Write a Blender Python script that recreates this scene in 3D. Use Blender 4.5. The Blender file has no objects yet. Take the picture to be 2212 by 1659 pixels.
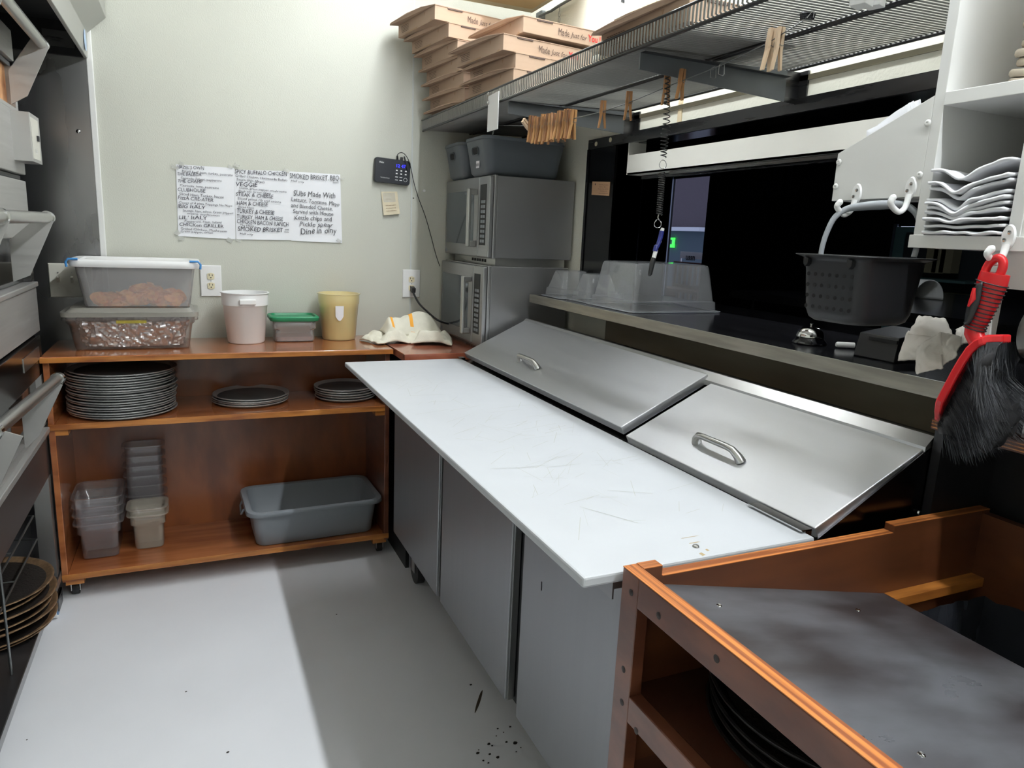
import bpy, bmesh, math, random
from mathutils import Vector, Matrix, noise
PI = math.pi
random.seed(7)
SC = bpy.context.scene
COL = SC.collection

# ------------------------------------------------------------------ camera
CAMZ = 1.42
FPX = 1535.0
YAW, PITCH, ROLL = math.radians(24.44), math.radians(11.79), math.radians(2.54)
_f = Vector((math.sin(YAW) * math.cos(PITCH), math.cos(YAW) * math.cos(PITCH), -math.sin(PITCH)))
_r0 = Vector((math.cos(YAW), -math.sin(YAW), 0))
_u0 = _r0.cross(_f)
_r = _r0 * math.cos(ROLL) + _u0 * math.sin(ROLL)
_u = -_r0 * math.sin(ROLL) + _u0 * math.cos(ROLL)
cam_data = bpy.data.cameras.new('camera')
cam = bpy.data.objects.new('camera', cam_data)
COL.objects.link(cam)
cam_data.sensor_width = 36.0
cam_data.lens = FPX / 2212.0 * 36.0
cam_data.clip_start = 0.02
cam_data.clip_end = 200
mw = Matrix((( _r.x, _u.x, -_f.x, 0), (_r.y, _u.y, -_f.y, 0), (_r.z, _u.z, -_f.z, CAMZ), (0, 0, 0, 1)))
cam.matrix_world = mw
SC.camera = cam

def at(ax, val, x, y):
    """point of the room seen at pixel (x, y) of the photo on the plane ax=val"""
    d = _f * FPX + _r * (x - 1106.0) - _u * (y - 829.5)
    i = 'xyz'.index(ax)
    c = Vector((0, 0, CAMZ))
    return c + d * ((val - c[i]) / d[i])

# ------------------------------------------------------------------ world, view
wd = bpy.data.worlds.new('world'); SC.world = wd; wd.use_nodes = True
wd.node_tree.nodes['Background'].inputs[0].default_value = (0.50, 0.56, 0.72, 1)
wd.node_tree.nodes['Background'].inputs[1].default_value = 1.3
SC.view_settings.view_transform = 'Standard'
SC.view_settings.look = 'None'
SC.view_settings.exposure = 0.08
SC.view_settings.gamma = 1.0
SC.view_settings.use_curve_mapping = False
SC.cycles.max_bounces = 10
SC.cycles.transparent_max_bounces = 24
SC.cycles.sample_clamp_indirect = 6.0
TUBE_POWER = 128.0      # emission of the fluorescent tubes
TUBE_COL = (0.93, 0.98, 1.0, 1)

# ------------------------------------------------------------------ materials
def lin(c):
    return tuple(((v / 255.0) / 12.92 if v / 255.0 <= 0.04045 else ((v / 255.0 + 0.055) / 1.055) ** 2.4) for v in c)

MATS = {}
def mat(name, rgb, rough=0.5, metal=0.0, var=0.0, vscale=(8, 8, 8), bump=0.0, bscale=None, spec=None, coat=0.0,
        rvar=0.0, rgb2=None, detail=4.0, aniso=0.0, lo=0.35, hi=0.65, emis=None, estr=0.0):
    m = bpy.data.materials.new(name); m.use_nodes = True
    nt = m.node_tree; b = nt.nodes['Principled BSDF']
    col = lin(rgb) + (1,)
    b.inputs['Base Color'].default_value = col
    b.inputs['Roughness'].default_value = rough
    b.inputs['Metallic'].default_value = metal
    if spec is not None: b.inputs['Specular IOR Level'].default_value = spec
    if coat: b.inputs['Coat Weight'].default_value = coat; b.inputs['Coat Roughness'].default_value = 0.08
    if emis is not None:
        b.inputs['Emission Color'].default_value = lin(emis) + (1,); b.inputs['Emission Strength'].default_value = estr
    tc = nt.nodes.new('ShaderNodeTexCoord'); mp = nt.nodes.new('ShaderNodeMapping')
    nt.links.new(tc.outputs['Object'], mp.inputs[0]); mp.inputs['Scale'].default_value = vscale
    nz = nt.nodes.new('ShaderNodeTexNoise'); nz.inputs['Scale'].default_value = 1.0
    nz.inputs['Detail'].default_value = detail
    nt.links.new(mp.outputs[0], nz.inputs['Vector'])
    if rgb2 is not None or var:
        cr = nt.nodes.new('ShaderNodeValToRGB')
        cr.color_ramp.elements[0].position = lo; cr.color_ramp.elements[1].position = hi
        c2 = lin(rgb2) if rgb2 is not None else tuple(v * (1 - var) for v in col[:3])
        cr.color_ramp.elements[0].color = tuple(c2) + (1,); cr.color_ramp.elements[1].color = col
        nt.links.new(nz.outputs['Fac'], cr.inputs[0]); nt.links.new(cr.outputs[0], b.inputs['Base Color'])
    if rvar:
        mr = nt.nodes.new('ShaderNodeMapRange')
        mr.inputs['From Min'].default_value = 0.3; mr.inputs['From Max'].default_value = 0.7
        mr.inputs['To Min'].default_value = max(0.02, rough - rvar); mr.inputs['To Max'].default_value = min(1, rough + rvar)
        nt.links.new(nz.outputs['Fac'], mr.inputs['Value']); nt.links.new(mr.outputs[0], b.inputs['Roughness'])
    if bump:
        n2 = nz
        if bscale is not None:
            mp2 = nt.nodes.new('ShaderNodeMapping'); mp2.inputs['Scale'].default_value = bscale
            nt.links.new(tc.outputs['Object'], mp2.inputs[0])
            n2 = nt.nodes.new('ShaderNodeTexNoise'); n2.inputs['Scale'].default_value = 1.0; n2.inputs['Detail'].default_value = 2.0
            nt.links.new(mp2.outputs[0], n2.inputs['Vector'])
        bp = nt.nodes.new('ShaderNodeBump'); bp.inputs['Strength'].default_value = bump; bp.inputs['Distance'].default_value = 0.002
        nt.links.new(n2.outputs['Fac'], bp.inputs['Height']); nt.links.new(bp.outputs[0], b.inputs['Normal'])
    MATS[name] = m
    return m

def clear(name, rgb, alpha, rough=0.1, gloss=0.10, trans=False):
    """thin clear plastic: transparent film mixed with a cloudy plastic and a sheen"""
    m = bpy.data.materials.new(name); m.use_nodes = True
    nt = m.node_tree; out = nt.nodes['Material Output']
    b = nt.nodes['Principled BSDF']
    b.inputs['Base Color'].default_value = lin(rgb) + (1,); b.inputs['Roughness'].default_value = 0.45
    if trans:
        b.inputs['Subsurface Weight'].default_value = 0.0
    t = nt.nodes.new('ShaderNodeBsdfTransparent'); t.inputs[0].default_value = (0.96, 0.96, 0.97, 1)
    g = nt.nodes.new('ShaderNodeBsdfGlossy'); g.inputs['Roughness'].default_value = rough
    lw = nt.nodes.new('ShaderNodeLayerWeight'); lw.inputs[0].default_value = 0.5
    pw = nt.nodes.new('ShaderNodeMath'); pw.operation = 'POWER'; pw.inputs[1].default_value = 3.0
    nt.links.new(lw.outputs['Facing'], pw.inputs[0])
    fr = nt.nodes.new('ShaderNodeMath'); fr.operation = 'MULTIPLY_ADD'; fr.inputs[1].default_value = 0.75; fr.inputs[2].default_value = gloss * 0.4
    nt.links.new(pw.outputs[0], fr.inputs[0])
    a = nt.nodes.new('ShaderNodeMixShader'); a.inputs[0].default_value = alpha
    nt.links.new(t.outputs[0], a.inputs[1]); nt.links.new(b.outputs[0], a.inputs[2])
    c = nt.nodes.new('ShaderNodeMixShader')
    nt.links.new(fr.outputs[0], c.inputs[0]); nt.links.new(a.outputs[0], c.inputs[1]); nt.links.new(g.outputs[0], c.inputs[2])
    nt.links.new(c.outputs[0], out.inputs[0])
    MATS[name] = m
    return m

M_WALL = mat('wall_panel', (199, 200, 190), 0.42, bump=0.35, bscale=(260, 260, 160), var=0.04, vscale=(1.5, 1.5, 1.5))
M_WALLR = mat('wall_cream', (236, 234, 220), 0.38, bump=0.5, bscale=(120, 120, 120), var=0.03, vscale=(2, 2, 2))
M_CEIL = mat('ceiling_white', (190, 188, 182), 0.8, bump=0.2, bscale=(60, 60, 60))
M_FLOOR = mat('floor_paint', (234, 235, 240), 0.38, var=0.05, vscale=(2, 2, 2), bump=0.06, bscale=(30, 30, 30), rvar=0.06)
M_WOOD = mat('lacquered_wood', (166, 102, 60), 0.24, rgb2=(130, 72, 38), vscale=(2.0, 16, 16), detail=6, coat=0.7, bump=0.05)
M_WOODE = mat('wood_edge', (196, 128, 58), 0.38, rgb2=(130, 72, 28), vscale=(4, 30, 30), detail=6, coat=0.2)
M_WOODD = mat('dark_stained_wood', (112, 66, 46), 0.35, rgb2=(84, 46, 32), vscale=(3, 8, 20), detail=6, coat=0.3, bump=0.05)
M_WOODB = mat('plywood_board', (100, 57, 32), 0.42, rgb2=(74, 40, 22), vscale=(3, 5, 14), detail=5, coat=0.2)
M_STEEL = mat('brushed_steel', (176, 176, 176), 0.36, metal=1.0, vscale=(2, 160, 160), rvar=0.03, bump=0.01)
M_STEELY = mat('brushed_steel_front', (170, 171, 173), 0.40, metal=1.0, vscale=(160, 2, 160), rvar=0.03, bump=0.01)
M_STEELV = mat('brushed_steel_upright', (165, 165, 165), 0.38, metal=0.9, vscale=(90, 90, 2), rvar=0.03)
M_STEELD = mat('dark_steel', (96, 96, 98), 0.30, metal=1.0, vscale=(3, 3, 40), rvar=0.08)
M_DOOR = mat('door_steel', (160, 162, 166), 0.42, metal=0.8, vscale=(60, 60, 1.5), rvar=0.02)
M_LID = mat('lid_steel', (208, 209, 212), 0.42, metal=0.95, vscale=(70, 2, 70), rvar=0.025)
M_CHROME = mat('chrome', (205, 205, 205), 0.12, metal=1.0)
M_SATIN = mat('satin_metal', (190, 190, 188), 0.32, metal=1.0)
M_BLACKG = mat('black_gloss', (14, 14, 18), 0.12, spec=0.5)
M_BLACK = mat('black_plastic', (26, 27, 30), 0.45, bump=0.05, bscale=(200, 200, 200))
M_BLACKM = mat('black_void', (8, 8, 10), 0.7)
M_BOARD = mat('white_poly_board', (190, 193, 198), 0.42, var=0.05, vscale=(5, 5, 5), bump=0.04, bscale=(50, 50, 50))
M_SCR = mat('knife_scratch', (172, 173, 165), 0.6)
M_STAIN = mat('board_stain', (164, 146, 110), 0.6)
M_LAM = mat('worn_black_laminate', (46, 42, 43), 0.36, rgb2=(88, 89, 94), vscale=(3, 7, 3), detail=8, lo=0.36, hi=0.6, rvar=0.1)
M_COUNTER = mat('black_counter', (38, 38, 42), 0.16, var=0.3, vscale=(12, 12, 12))
M_WHITEP = mat('white_paint', (226, 226, 224), 0.42, var=0.05, vscale=(6, 6, 6), bump=0.15, bscale=(40, 40, 40))
M_WHITEPL = mat('white_plastic', (238, 238, 238), 0.35)
M_IVORY = mat('ivory_plastic', (226, 216, 184), 0.4)
M_CREAMBX = mat('cream_metal', (226, 222, 176), 0.5)
M_PAPER = mat('paper', (236, 237, 242), 0.8, var=0.03, vscale=(12, 12, 12), bump=0.25, bscale=(14, 14, 14))
M_INK = mat('marker_ink', (24, 22, 40), 0.6)
M_INKG = mat('grey_marker_ink', (64, 64, 70), 0.6)
M_TAPE = clear('clear_tape', (225, 226, 218), 0.30, 0.3)
M_CARD = mat('cardboard', (172, 146, 126), 0.8, var=0.05, vscale=(10, 10, 60), bump=0.08, bscale=(20, 20, 200))
M_CARDE = mat('cardboard_edge', (164, 134, 108), 0.85)
M_RED = mat('red_print', (200, 40, 40), 0.7)
M_PRINT = mat('brown_print', (70, 52, 46), 0.7)
M_PIN = mat('weathered_wood', (186, 136, 88), 0.6, rgb2=(122, 82, 50), vscale=(40, 40, 8), detail=5)
M_PINW = mat('pale_wood', (212, 186, 156), 0.6, var=0.15, vscale=(40, 40, 8))
M_WIREM = mat('wire_metal', (120, 122, 122), 0.35, metal=0.9)
M_WIREB = mat('black_wire', (22, 22, 24), 0.35)
M_GREY = mat('grey_plastic', (136, 142, 148), 0.5, bump=0.08, bscale=(150, 150, 150))
M_GREYD = mat('slate_plastic', (92, 98, 104), 0.5, bump=0.08, bscale=(150, 150, 150))
M_CLEAR = clear('clear_polycarbonate', (222, 225, 230), 0.30, 0.06)
M_CLEARB = clear('smoky_polycarbonate', (206, 202, 204), 0.11, 0.1)
M_FROST = clear('frosted_plastic', (214, 212, 212), 0.24, 0.3)
M_YEL = mat('yellow_tub', (222, 190, 92), 0.45, rgb2=(226, 208, 150), vscale=(16, 16, 12), detail=3)
M_YELD = mat('mustard_film', (250, 208, 90), 0.4, rgb2=(250, 226, 146), vscale=(26, 26, 10))
M_GREEN = mat('green_lid', (28, 122, 82), 0.4)
M_CHIP = mat('potato_chip', (250, 176, 88), 0.5, rgb2=(222, 126, 46), vscale=(60, 60, 60))
M_FOIL = mat('tin_foil', (235, 233, 232), 0.30, metal=1.0)
M_BEAN = mat('pinkish_contents', (168, 122, 108), 0.6, var=0.3, vscale=(60, 60, 60))
M_TOWEL = mat('terry_cloth', (228, 224, 208), 0.95, var=0.08, vscale=(30, 30, 30), bump=0.8, bscale=(420, 420, 420))
M_ORANGE = mat('orange_stripe', (238, 168, 64), 0.9)
M_CLOTH = mat('white_napkin', (236, 230, 222), 0.9, bump=0.3, bscale=(160, 160, 160), var=0.06, vscale=(12, 12, 12))
M_PAN = mat('aluminium_pan', (205, 205, 205), 0.38, metal=0.6, var=0.2, vscale=(9, 9, 9), rvar=0.08)
M_PANB = mat('pan_face_worn', (110, 110, 110), 0.55, metal=0.6, var=0.3, vscale=(9, 9, 9))
M_PANC = mat('crusted_black_pan', (28, 24, 22), 0.45, bump=1.0, bscale=(140, 140, 140), var=0.4, vscale=(70, 70, 70))
M_PANRIM = mat('bronze_pan_rim', (158, 128, 98), 0.38, metal=0.6, var=0.4, vscale=(50, 50, 50))
M_BLUE = mat('navy_tape', (34, 44, 118), 0.4)
M_BLUEC = mat('blue_clip', (60, 128, 190), 0.35)
M_REDP = mat('red_plastic', (196, 30, 36), 0.3)
M_BRISTLE = mat('black_bristle', (34, 34, 38), 0.7, var=0.5, vscale=(40, 40, 40))
M_BAG = mat('black_bin_bag', (42, 44, 50), 0.22, bump=0.9, bscale=(18, 18, 18), spec=0.6)
M_TAN = mat('tan_panel', (206, 184, 140), 0.8)
M_BEIGEF = mat('beige_frame', (214, 206, 178), 0.5)
M_RINGS = mat('taupe_plastic', (196, 184, 166), 0.5)
M_SWITCH = mat('grey_switch_plate', (206, 204, 194), 0.35)
M_UNDER = mat('under_counter_wall', (150, 142, 124), 0.6, rgb2=(112, 100, 82), vscale=(1, 1, 5), detail=3)
M_GLASS = clear('window_glass', (40, 44, 60), 0.08, 0.02)
M_MWGLASS = mat('tinted_oven_glass', (112, 120, 128), 0.08, metal=0.6)
M_OVGLASS = mat('dark_oven_glass', (30, 28, 26), 0.08)
M_LED = mat('blue_display', (20, 20, 230), 0.4, emis=(40, 40, 255), estr=3.0)
M_LEDG = mat('green_led_sign', (60, 230, 90), 0.4, emis=(90, 255, 110), estr=1.2)
M_KRAFT = mat('kraft_sticker', (198, 158, 124), 0.6)
M_NOTE = mat('aged_note_paper', (216, 204, 176), 0.55, var=0.12, vscale=(30, 30, 30))
M_ORIN = mat('orange_oven_interior', (214, 160, 110), 0.5, rgb2=(150, 92, 56), vscale=(12, 12, 12))  # mottled orange of the oven interior
M_DROP = mat('floor_spill', (38, 34, 30), 0.4)
M_BOARDE = mat('bench_wood', (96, 60, 48), 0.7)
M_ROOF = mat('grey_shingle', (96, 88, 98), 0.9, var=0.2, vscale=(30, 60, 60))
M_SNOW = mat('snow', (222, 226, 238), 0.8)
M_BLDG = mat('blue_grey_siding', (76, 92, 104), 0.8)
M_TREE = mat('bare_tree', (90, 84, 92), 0.9)
M_CYAN = mat('pale_cyan_panel', (150, 196, 200), 0.5)
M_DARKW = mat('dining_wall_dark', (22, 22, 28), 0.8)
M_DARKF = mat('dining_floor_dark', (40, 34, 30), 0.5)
M_LETTER = mat('dark_wall_letters', (46, 46, 58), 0.6)

# ------------------------------------------------------------------ geometry helpers
def frame(d):
    d = Vector(d).normalized()
    a = Vector((0, 0, 1)) if abs(d.z) < 0.9 else Vector((1, 0, 0))
    x = d.cross(a).normalized()
    return x, d.cross(x).normalized(), d

def smooth_path(pts, n=5, rs=None):
    P = [Vector(p) for p in pts]; out = []; ro = []
    for i in range(len(P) - 1):
        a, b, c, d = P[max(i - 1, 0)], P[i], P[i + 1], P[min(i + 2, len(P) - 1)]
        for k in range(n):
            t = k / n
            out.append(0.5 * ((2 * b) + (c - a) * t + (2 * a - 5 * b + 4 * c - d) * t * t + (3 * b - a - 3 * c + d) * t ** 3))
            if rs: ro.append(rs[i] + (rs[i + 1] - rs[i]) * t)
    out.append(P[-1])
    if rs: ro.append(rs[-1]); return out, ro
    return out

class G:
    def __init__(s): s.bm = bmesh.new()
    def quad(s, *p):
        vs = [s.bm.verts.new(Vector(q)) for q in p]
        return s.bm.faces.new(vs)
    def hexa(s, p):      # 8 points: bottom 4, top 4
        v = [s.bm.verts.new(Vector(q)) for q in p]
        for f in ((0, 3, 2, 1), (4, 5, 6, 7), (0, 1, 5, 4), (1, 2, 6, 5), (2, 3, 7, 6), (3, 0, 4, 7)):
            s.bm.faces.new([v[i] for i in f])
        return s
    def box(s, x0, x1, y0, y1, z0, z1):
        return s.hexa([(x0, y0, z0), (x1, y0, z0), (x1, y1, z0), (x0, y1, z0), (x0, y0, z1), (x1, y0, z1), (x1, y1, z1), (x0, y1, z1)])
    def obox(s, c, sx, sy, sz, rot=None):
        c = Vector(c); R = rot or Matrix.Identity(3)
        pts = [c + R @ Vector((a * sx / 2, b * sy / 2, d * sz / 2)) for d in (-1, 1) for a, b in ((-1, -1), (1, -1), (1, 1), (-1, 1))]
        return s.hexa(pts)
    def ring(s, pts): return [s.bm.verts.new(Vector(p)) for p in pts]
    def loft(s, rings, close=True, cap0=True, cap1=True):
        R = [s.ring(r) for r in rings]
        n = len(R[0])
        for a, b in zip(R, R[1:]):
            for i in range(n if close else n - 1):
                j = (i + 1) % n
                s.bm.faces.new((a[i], a[j], b[j], b[i]))
        if cap0 and close: s.bm.faces.new(list(reversed(R[0])))
        if cap1 and close: s.bm.faces.new(R[-1])
        return s
    def tube(s, pts, r, seg=8, closed=False, caps=True):
        pts = [Vector(p) for p in pts]; n = len(pts)
        rs = r if isinstance(r, (list, tuple)) else [r] * n
        rings = []; px = None
        for i, p in enumerate(pts):
            if closed: d = pts[(i + 1) % n] - pts[i - 1]
            else: d = pts[min(i + 1, n - 1)] - pts[max(i - 1, 0)]
            if d.length < 1e-9: d = Vector((0, 0, 1))
            d.normalize()
            if px is None: x, y, _ = frame(d)
            else:
                x = px - d * px.dot(d)
                x = x.normalized() if x.length > 1e-6 else frame(d)[0]
                y = d.cross(x)
            px = x
            rings.append([p + (x * math.cos(2 * PI * k / seg) + y * math.sin(2 * PI * k / seg)) * rs[i] for k in range(seg)])
        if closed: rings.append(rings[0]); return s.loft(rings, cap0=False, cap1=False)
        return s.loft(rings, cap0=caps, cap1=caps)
    def cyl(s, a, b, r, seg=20, r2=None):
        return s.tube([a, b], [r, r if r2 is None else r2], seg)
    def lathe(s, prof, c=(0, 0, 0), seg=40, axis=(0, 0, 1), cap=False):
        x, y, d = frame(axis); c = Vector(c)
        rings = [[c + d * h + (x * math.cos(2 * PI * k / seg) + y * math.sin(2 * PI * k / seg)) * max(r, 1e-5) for k in range(seg)] for r, h in prof]
        return s.loft(rings, cap0=cap, cap1=cap)
    def prism(s, poly, plane, a, b):
        def P(q, t): return (t, q[0], q[1]) if plane == 'x' else ((q[0], t, q[1]) if plane == 'y' else (q[0], q[1], t))
        return s.loft([[P(q, a) for q in poly], [P(q, b) for q in poly]])
    def extr(s, pts, off):      # planar polygon of 3d points extruded by a vector
        off = Vector(off)
        return s.loft([[Vector(p) for p in pts], [Vector(p) + off for p in pts]])
    def grid(s, fn, nu, nv):
        V = [[s.bm.verts.new(Vector(fn(i / nu, j / nv))) for j in range(nv + 1)] for i in range(nu + 1)]
        for i in range(nu):
            for j in range(nv):
                s.bm.faces.new((V[i][j], V[i + 1][j], V[i + 1][j + 1], V[i][j + 1]))
        return s
    def rrect(s, w, d, r, z, n=5, c=(0, 0)):
        pts = []
        for cx, cy, a0 in ((w / 2 - r, d / 2 - r, 0), (-w / 2 + r, d / 2 - r, PI / 2), (-w / 2 + r, -d / 2 + r, PI), (w / 2 - r, -d / 2 + r, 1.5 * PI)):
            for k in range(n + 1):
                a = a0 + PI / 2 * k / n
                pts.append(Vector((c[0] + cx + r * math.cos(a), c[1] + cy + r * math.sin(a), z)))
        return pts
    def tub(s, sections, cap=True):
        """rounded-rect sections (w, d, r, z) lofted in order"""
        return s.loft([s.rrect(*q) for q in sections], cap0=cap, cap1=False)
    def text(s, txt, org, ux, uy, size, width=None, bold=0.0, align='LEFT', wob=False):
        cu = bpy.data.curves.new('t', 'FONT'); cu.body = txt; cu.size = 1.0; cu.offset = bold; cu.align_x = align
        cu.resolution_u = 2
        o = bpy.data.objects.new('t', cu)
        COL.objects.link(o)
        dg = bpy.context.evaluated_depsgraph_get()
        me = bpy.data.meshes.new_from_object(o.evaluated_get(dg))
        org, ux, uy = Vector(org), Vector(ux).normalized(), Vector(uy).normalized()
        if len(me.vertices):
            xs = [v.co.x for v in me.vertices]
            sx = size if width is None else width / max(1e-4, (max(xs) - min(xs)))
            x0 = min(xs) if align == 'LEFT' else 0
            def W(v):
                x, y = v.co.x, v.co.y
                if wob:
                    q = sum(ord(c) for c in txt) * 0.37
                    x += 0.10 * noise.noise(Vector((x * 1.1, y * 1.5, q))) + 0.10 * (y - .3)
                    y = y * (1 + 0.12 * noise.noise(Vector((x * 0.9, 3.3, q)))) + 0.12 * noise.noise(Vector((x * 1.4, 7.7, q)))
                return x, y
            vs = [s.bm.verts.new(org + ux * (W(v)[0] - x0) * sx + uy * W(v)[1] * size) for v in me.vertices]
            for p in me.polygons:
                try: s.bm.faces.new([vs[i] for i in p.vertices])
                except ValueError: pass
        bpy.data.objects.remove(o); bpy.data.curves.remove(cu); bpy.data.meshes.remove(me)
        return s
    def xf(s, m):
        bmesh.ops.transform(s.bm, matrix=m, verts=s.bm.verts[:]); return s
    def build(s, name, material, parent=None, smooth=None, bevel=0.0, solid=0.0, sub=0, label=None, kind=None, norm=True):
        if norm: bmesh.ops.recalc_face_normals(s.bm, faces=s.bm.faces[:])
        me = bpy.data.meshes.new(name); s.bm.to_mesh(me); s.bm.free()
        me.materials.append(material)
        if smooth:
            for p in me.polygons: p.use_smooth = True
            try: me.set_sharp_from_angle(angle=math.radians(smooth))
            except Exception: pass
        o = bpy.data.objects.new(name, me); COL.objects.link(o)
        if parent is not None:
            o.parent = parent
            l = Vector((0, 0, 0)); q = parent
            while q is not None: l += q.location; q = q.parent
            o.location = -l
        if solid:
            md = o.modifiers.new('solid', 'SOLIDIFY'); md.thickness = solid; md.offset = 0
        if bevel:
            md = o.modifiers.new('bevel', 'BEVEL'); md.width = bevel; md.segments = 2; md.limit_method = 'ANGLE'
        if sub:
            md = o.modifiers.new('sub', 'SUBSURF'); md.levels = sub; md.render_levels = sub
        if label: o['label'] = label
        if kind: o['kind'] = kind
        return o

def thing(name, label, cat, loc, group=None):
    o = bpy.data.objects.new(name, None); COL.objects.link(o); o.location = loc; o.empty_display_size = 0.05
    o['label'] = label; o['category'] = cat
    if group: o['group'] = group
    return o
def tag(o, label, cat, group=None, kind=None):
    o['label'] = label; o['category'] = cat
    if group: o['group'] = group
    if kind: o['kind'] = kind
    return o
def struct(name, g, m, **k):
    return g.build(name, m, kind='structure', **k)
def dup(root, delta, label, rotz=0.0, rot=None, group=None):
    r = root.copy(); COL.objects.link(r)
    r.location = root.location + Vector(delta)
    if rotz: r.rotation_euler = (0, 0, rotz)
    if rot: r.rotation_euler = rot
    r['label'] = label
    if group: r['group'] = group
    for ch in list(root.children):
        c = ch.copy(); COL.objects.link(c); c.parent = r
        for gch in ch.children:
            d = gch.copy(); COL.objects.link(d); d.parent = c
    return r
RX = lambda a: Matrix.Rotation(a, 3, 'X')
RY = lambda a: Matrix.Rotation(a, 3, 'Y')
RZ = lambda a: Matrix.Rotation(a, 3, 'Z')

YB = 3.30     # back wall
XW = 1.51     # right wall
# ------------------------------------------------------------------ lamps of the room
def tube_fixture(x, y0, y1, z, label):
    t = thing('ceiling_light', label, 'light', (x, (y0 + y1) / 2, z))
    g = G(); g.box(x - 0.055, x + 0.055, y0 - 0.03, y1 + 0.03, z + 0.05, z + 0.10)
    g.build('housing', M_WHITEPL, t, bevel=0.004)
    for yy in (y0 - 0.012, y1 + 0.012):
        g = G(); g.box(x - 0.02, x + 0.02, yy - 0.012, yy + 0.012, z - 0.025, z + 0.05); g.build('lamp_socket', M_WHITEPL, t)
    g = G(); g.cyl((x, y0, z), (x, y1, z), 0.019, 16)
    m = bpy.data.materials.new('tube_glow'); m.use_nodes = True
    b = m.node_tree.nodes['Principled BSDF']; b.inputs['Base Color'].default_value = (0.9, 0.9, 0.9, 1)
    b.inputs['Emission Color'].default_value = TUBE_COL; b.inputs['Emission Strength'].default_value = TUBE_POWER
    g.build('fluorescent_tube', m, t, smooth=40)
    return t
tube_fixture(1.00, 0.62, 2.93, 2.70, 'single tube fluorescent ceiling light above the prep table end near back wall')
tube_fixture(1.00, -1.95, 0.50, 2.70, 'single tube fluorescent ceiling light over the wooden station')

# ------------------------------------------------------------------ setting
CZ = 2.85
g = G(); g.box(-1.45, XW, -3.2, YB, -0.05, 0); struct('floor', g, M_FLOOR)
g = G(); g.box(-1.45, XW + 0.12, -3.2, YB + 0.1, CZ, CZ + 0.05); struct('ceiling', g, M_CEIL)
g = G(); g.box(-1.45, XW + 0.12, YB, YB + 0.1, 0, CZ); struct('wall_back', g, M_WALL)
g = G(); g.box(-1.55, -1.45, -3.2, YB, 0, CZ); struct('wall_left', g, M_WALL)
g = G(); g.box(-1.55, XW + 0.12, -3.3, -3.2, 0, CZ); struct('wall_front', g, M_WALL)
OP_Y1, OP_Y0, OP_Z1 = 2.44, 0.45, 1.785
# right wall around the pass-through opening
g = G()
g.box(XW, XW + 0.12, -3.2, OP_Y0, 0, CZ); g.box(XW, XW + 0.12, OP_Y1, YB, 0, CZ)
g.box(XW, XW + 0.12, OP_Y0, OP_Y1, OP_Z1, CZ)
struct('wall_right', g, M_WALLR)
g = G(); g.box(XW, XW + 0.12, OP_Y0, OP_Y1, 0, 1.15); struct('wall_below', g, M_UNDER)
# horizontal channel strip across the cream wall above the opening
g = G(); g.box(XW - 0.006, XW, 0.6, 2.36, 1.855, 1.868); struct('trim_1', g, mat('warm_grey_strip', (150, 144, 124), 0.5))
g = G(); g.box(XW - 0.004, XW, 2.055, 2.075, 1.80, 1.93); struct('trim_2', g, mat('tan_strip', (222, 204, 170), 0.5))
# stainless trims round the opening
g = G(); g.box(XW - 0.012, XW, OP_Y0, 2.65, 1.775, 1.812)
struct('trim_3', g, M_STEELD)
g = G(); g.box(XW - 0.010, XW, 2.44, 2.632, 1.18, 1.775); struct('trim_4', g, mat('polished_jamb', (70, 70, 72), 0.14, metal=1.0, bump=0.15, bscale=(5, 5, 5)))
g = G(); g.box(XW - 0.014, XW, 2.636, 2.652, 1.18, 1.775); struct('trim_5', g, M_BLACKG)
g = G(); g.box(XW, XW + 0.125, OP_Y1, OP_Y1 + 0.004, 1.18, OP_Z1); g.box(XW, XW + 0.125, OP_Y0, OP_Y1, OP_Z1 - 0.004, OP_Z1)
struct('trim_6', g, M_BLACKG)
g = G()
for py in (at('x', XW - 0.012, 1288, 311), at('x', XW - 0.012, 1319, 302)):
    g.cyl((XW - 0.014, py.y, py.z), (XW - 0.010, py.y, py.z), 0.009, 16)
g.build('trim_7', M_IVORY, kind='structure')
# white corner strip on the back wall and the stainless wall sheet left of it
g = G(); g.box(-1.2, -0.328, YB - 0.006, YB, 0.0, 2.4); struct('wall_steel', g, mat('steel_wall_sheet', (160, 160, 162), 0.30, metal=1.0, bump=0.12, bscale=(4, 4, 2.5), vscale=(4, 4, 1), rvar=0.06))
g = G(); g.box(-0.328, -0.306, YB - 0.010, YB, 0.9, 2.6); struct('trim_8', g, M_WHITEP, bevel=0.003)
g = G(); p = at('y', YB - 0.008, 169, 284); g.lathe([(0.008, 0), (0.007, 0.004), (0.003, 0.006), (0.0, 0.006)], (p.x, p.y, p.z), 16, axis=(0, -1, 0)); struct('trim_9', g, M_CHROME, smooth=40)
# panel seam on back wall
g = G(); g.box(0.943, 0.950, YB - 0.002, YB, 0.95, CZ); struct('trim_10', g, mat('seam', (200, 204, 202), 0.5))
g = G(); g.box(0.50, 1.5, YB - 0.008, YB, 0, 0.1); struct('baseboard_back', g, M_BLACK)
# ceiling panel near the corner
a = at('z', 2.40, 1149, 28)
g = G(); g.box(a.x - 0.36, a.x, a.y - 0.42, a.y, 2.40, 2.44)
for xx in (a.x - 0.34, a.x - 0.02): g.box(xx - 0.004, xx + 0.004, a.y - 0.2, a.y - 0.19, 2.44, CZ)
struct('ceiling_soffit', g, M_BEIGEF)
b_ = at('z', 2.396, 1149, 19)
g = G(); g.box(b_.x - 0.30, b_.x, b_.y - 0.36, b_.y, 2.394, 2.3995); struct('ceiling_panel', g, M_TAN)

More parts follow.
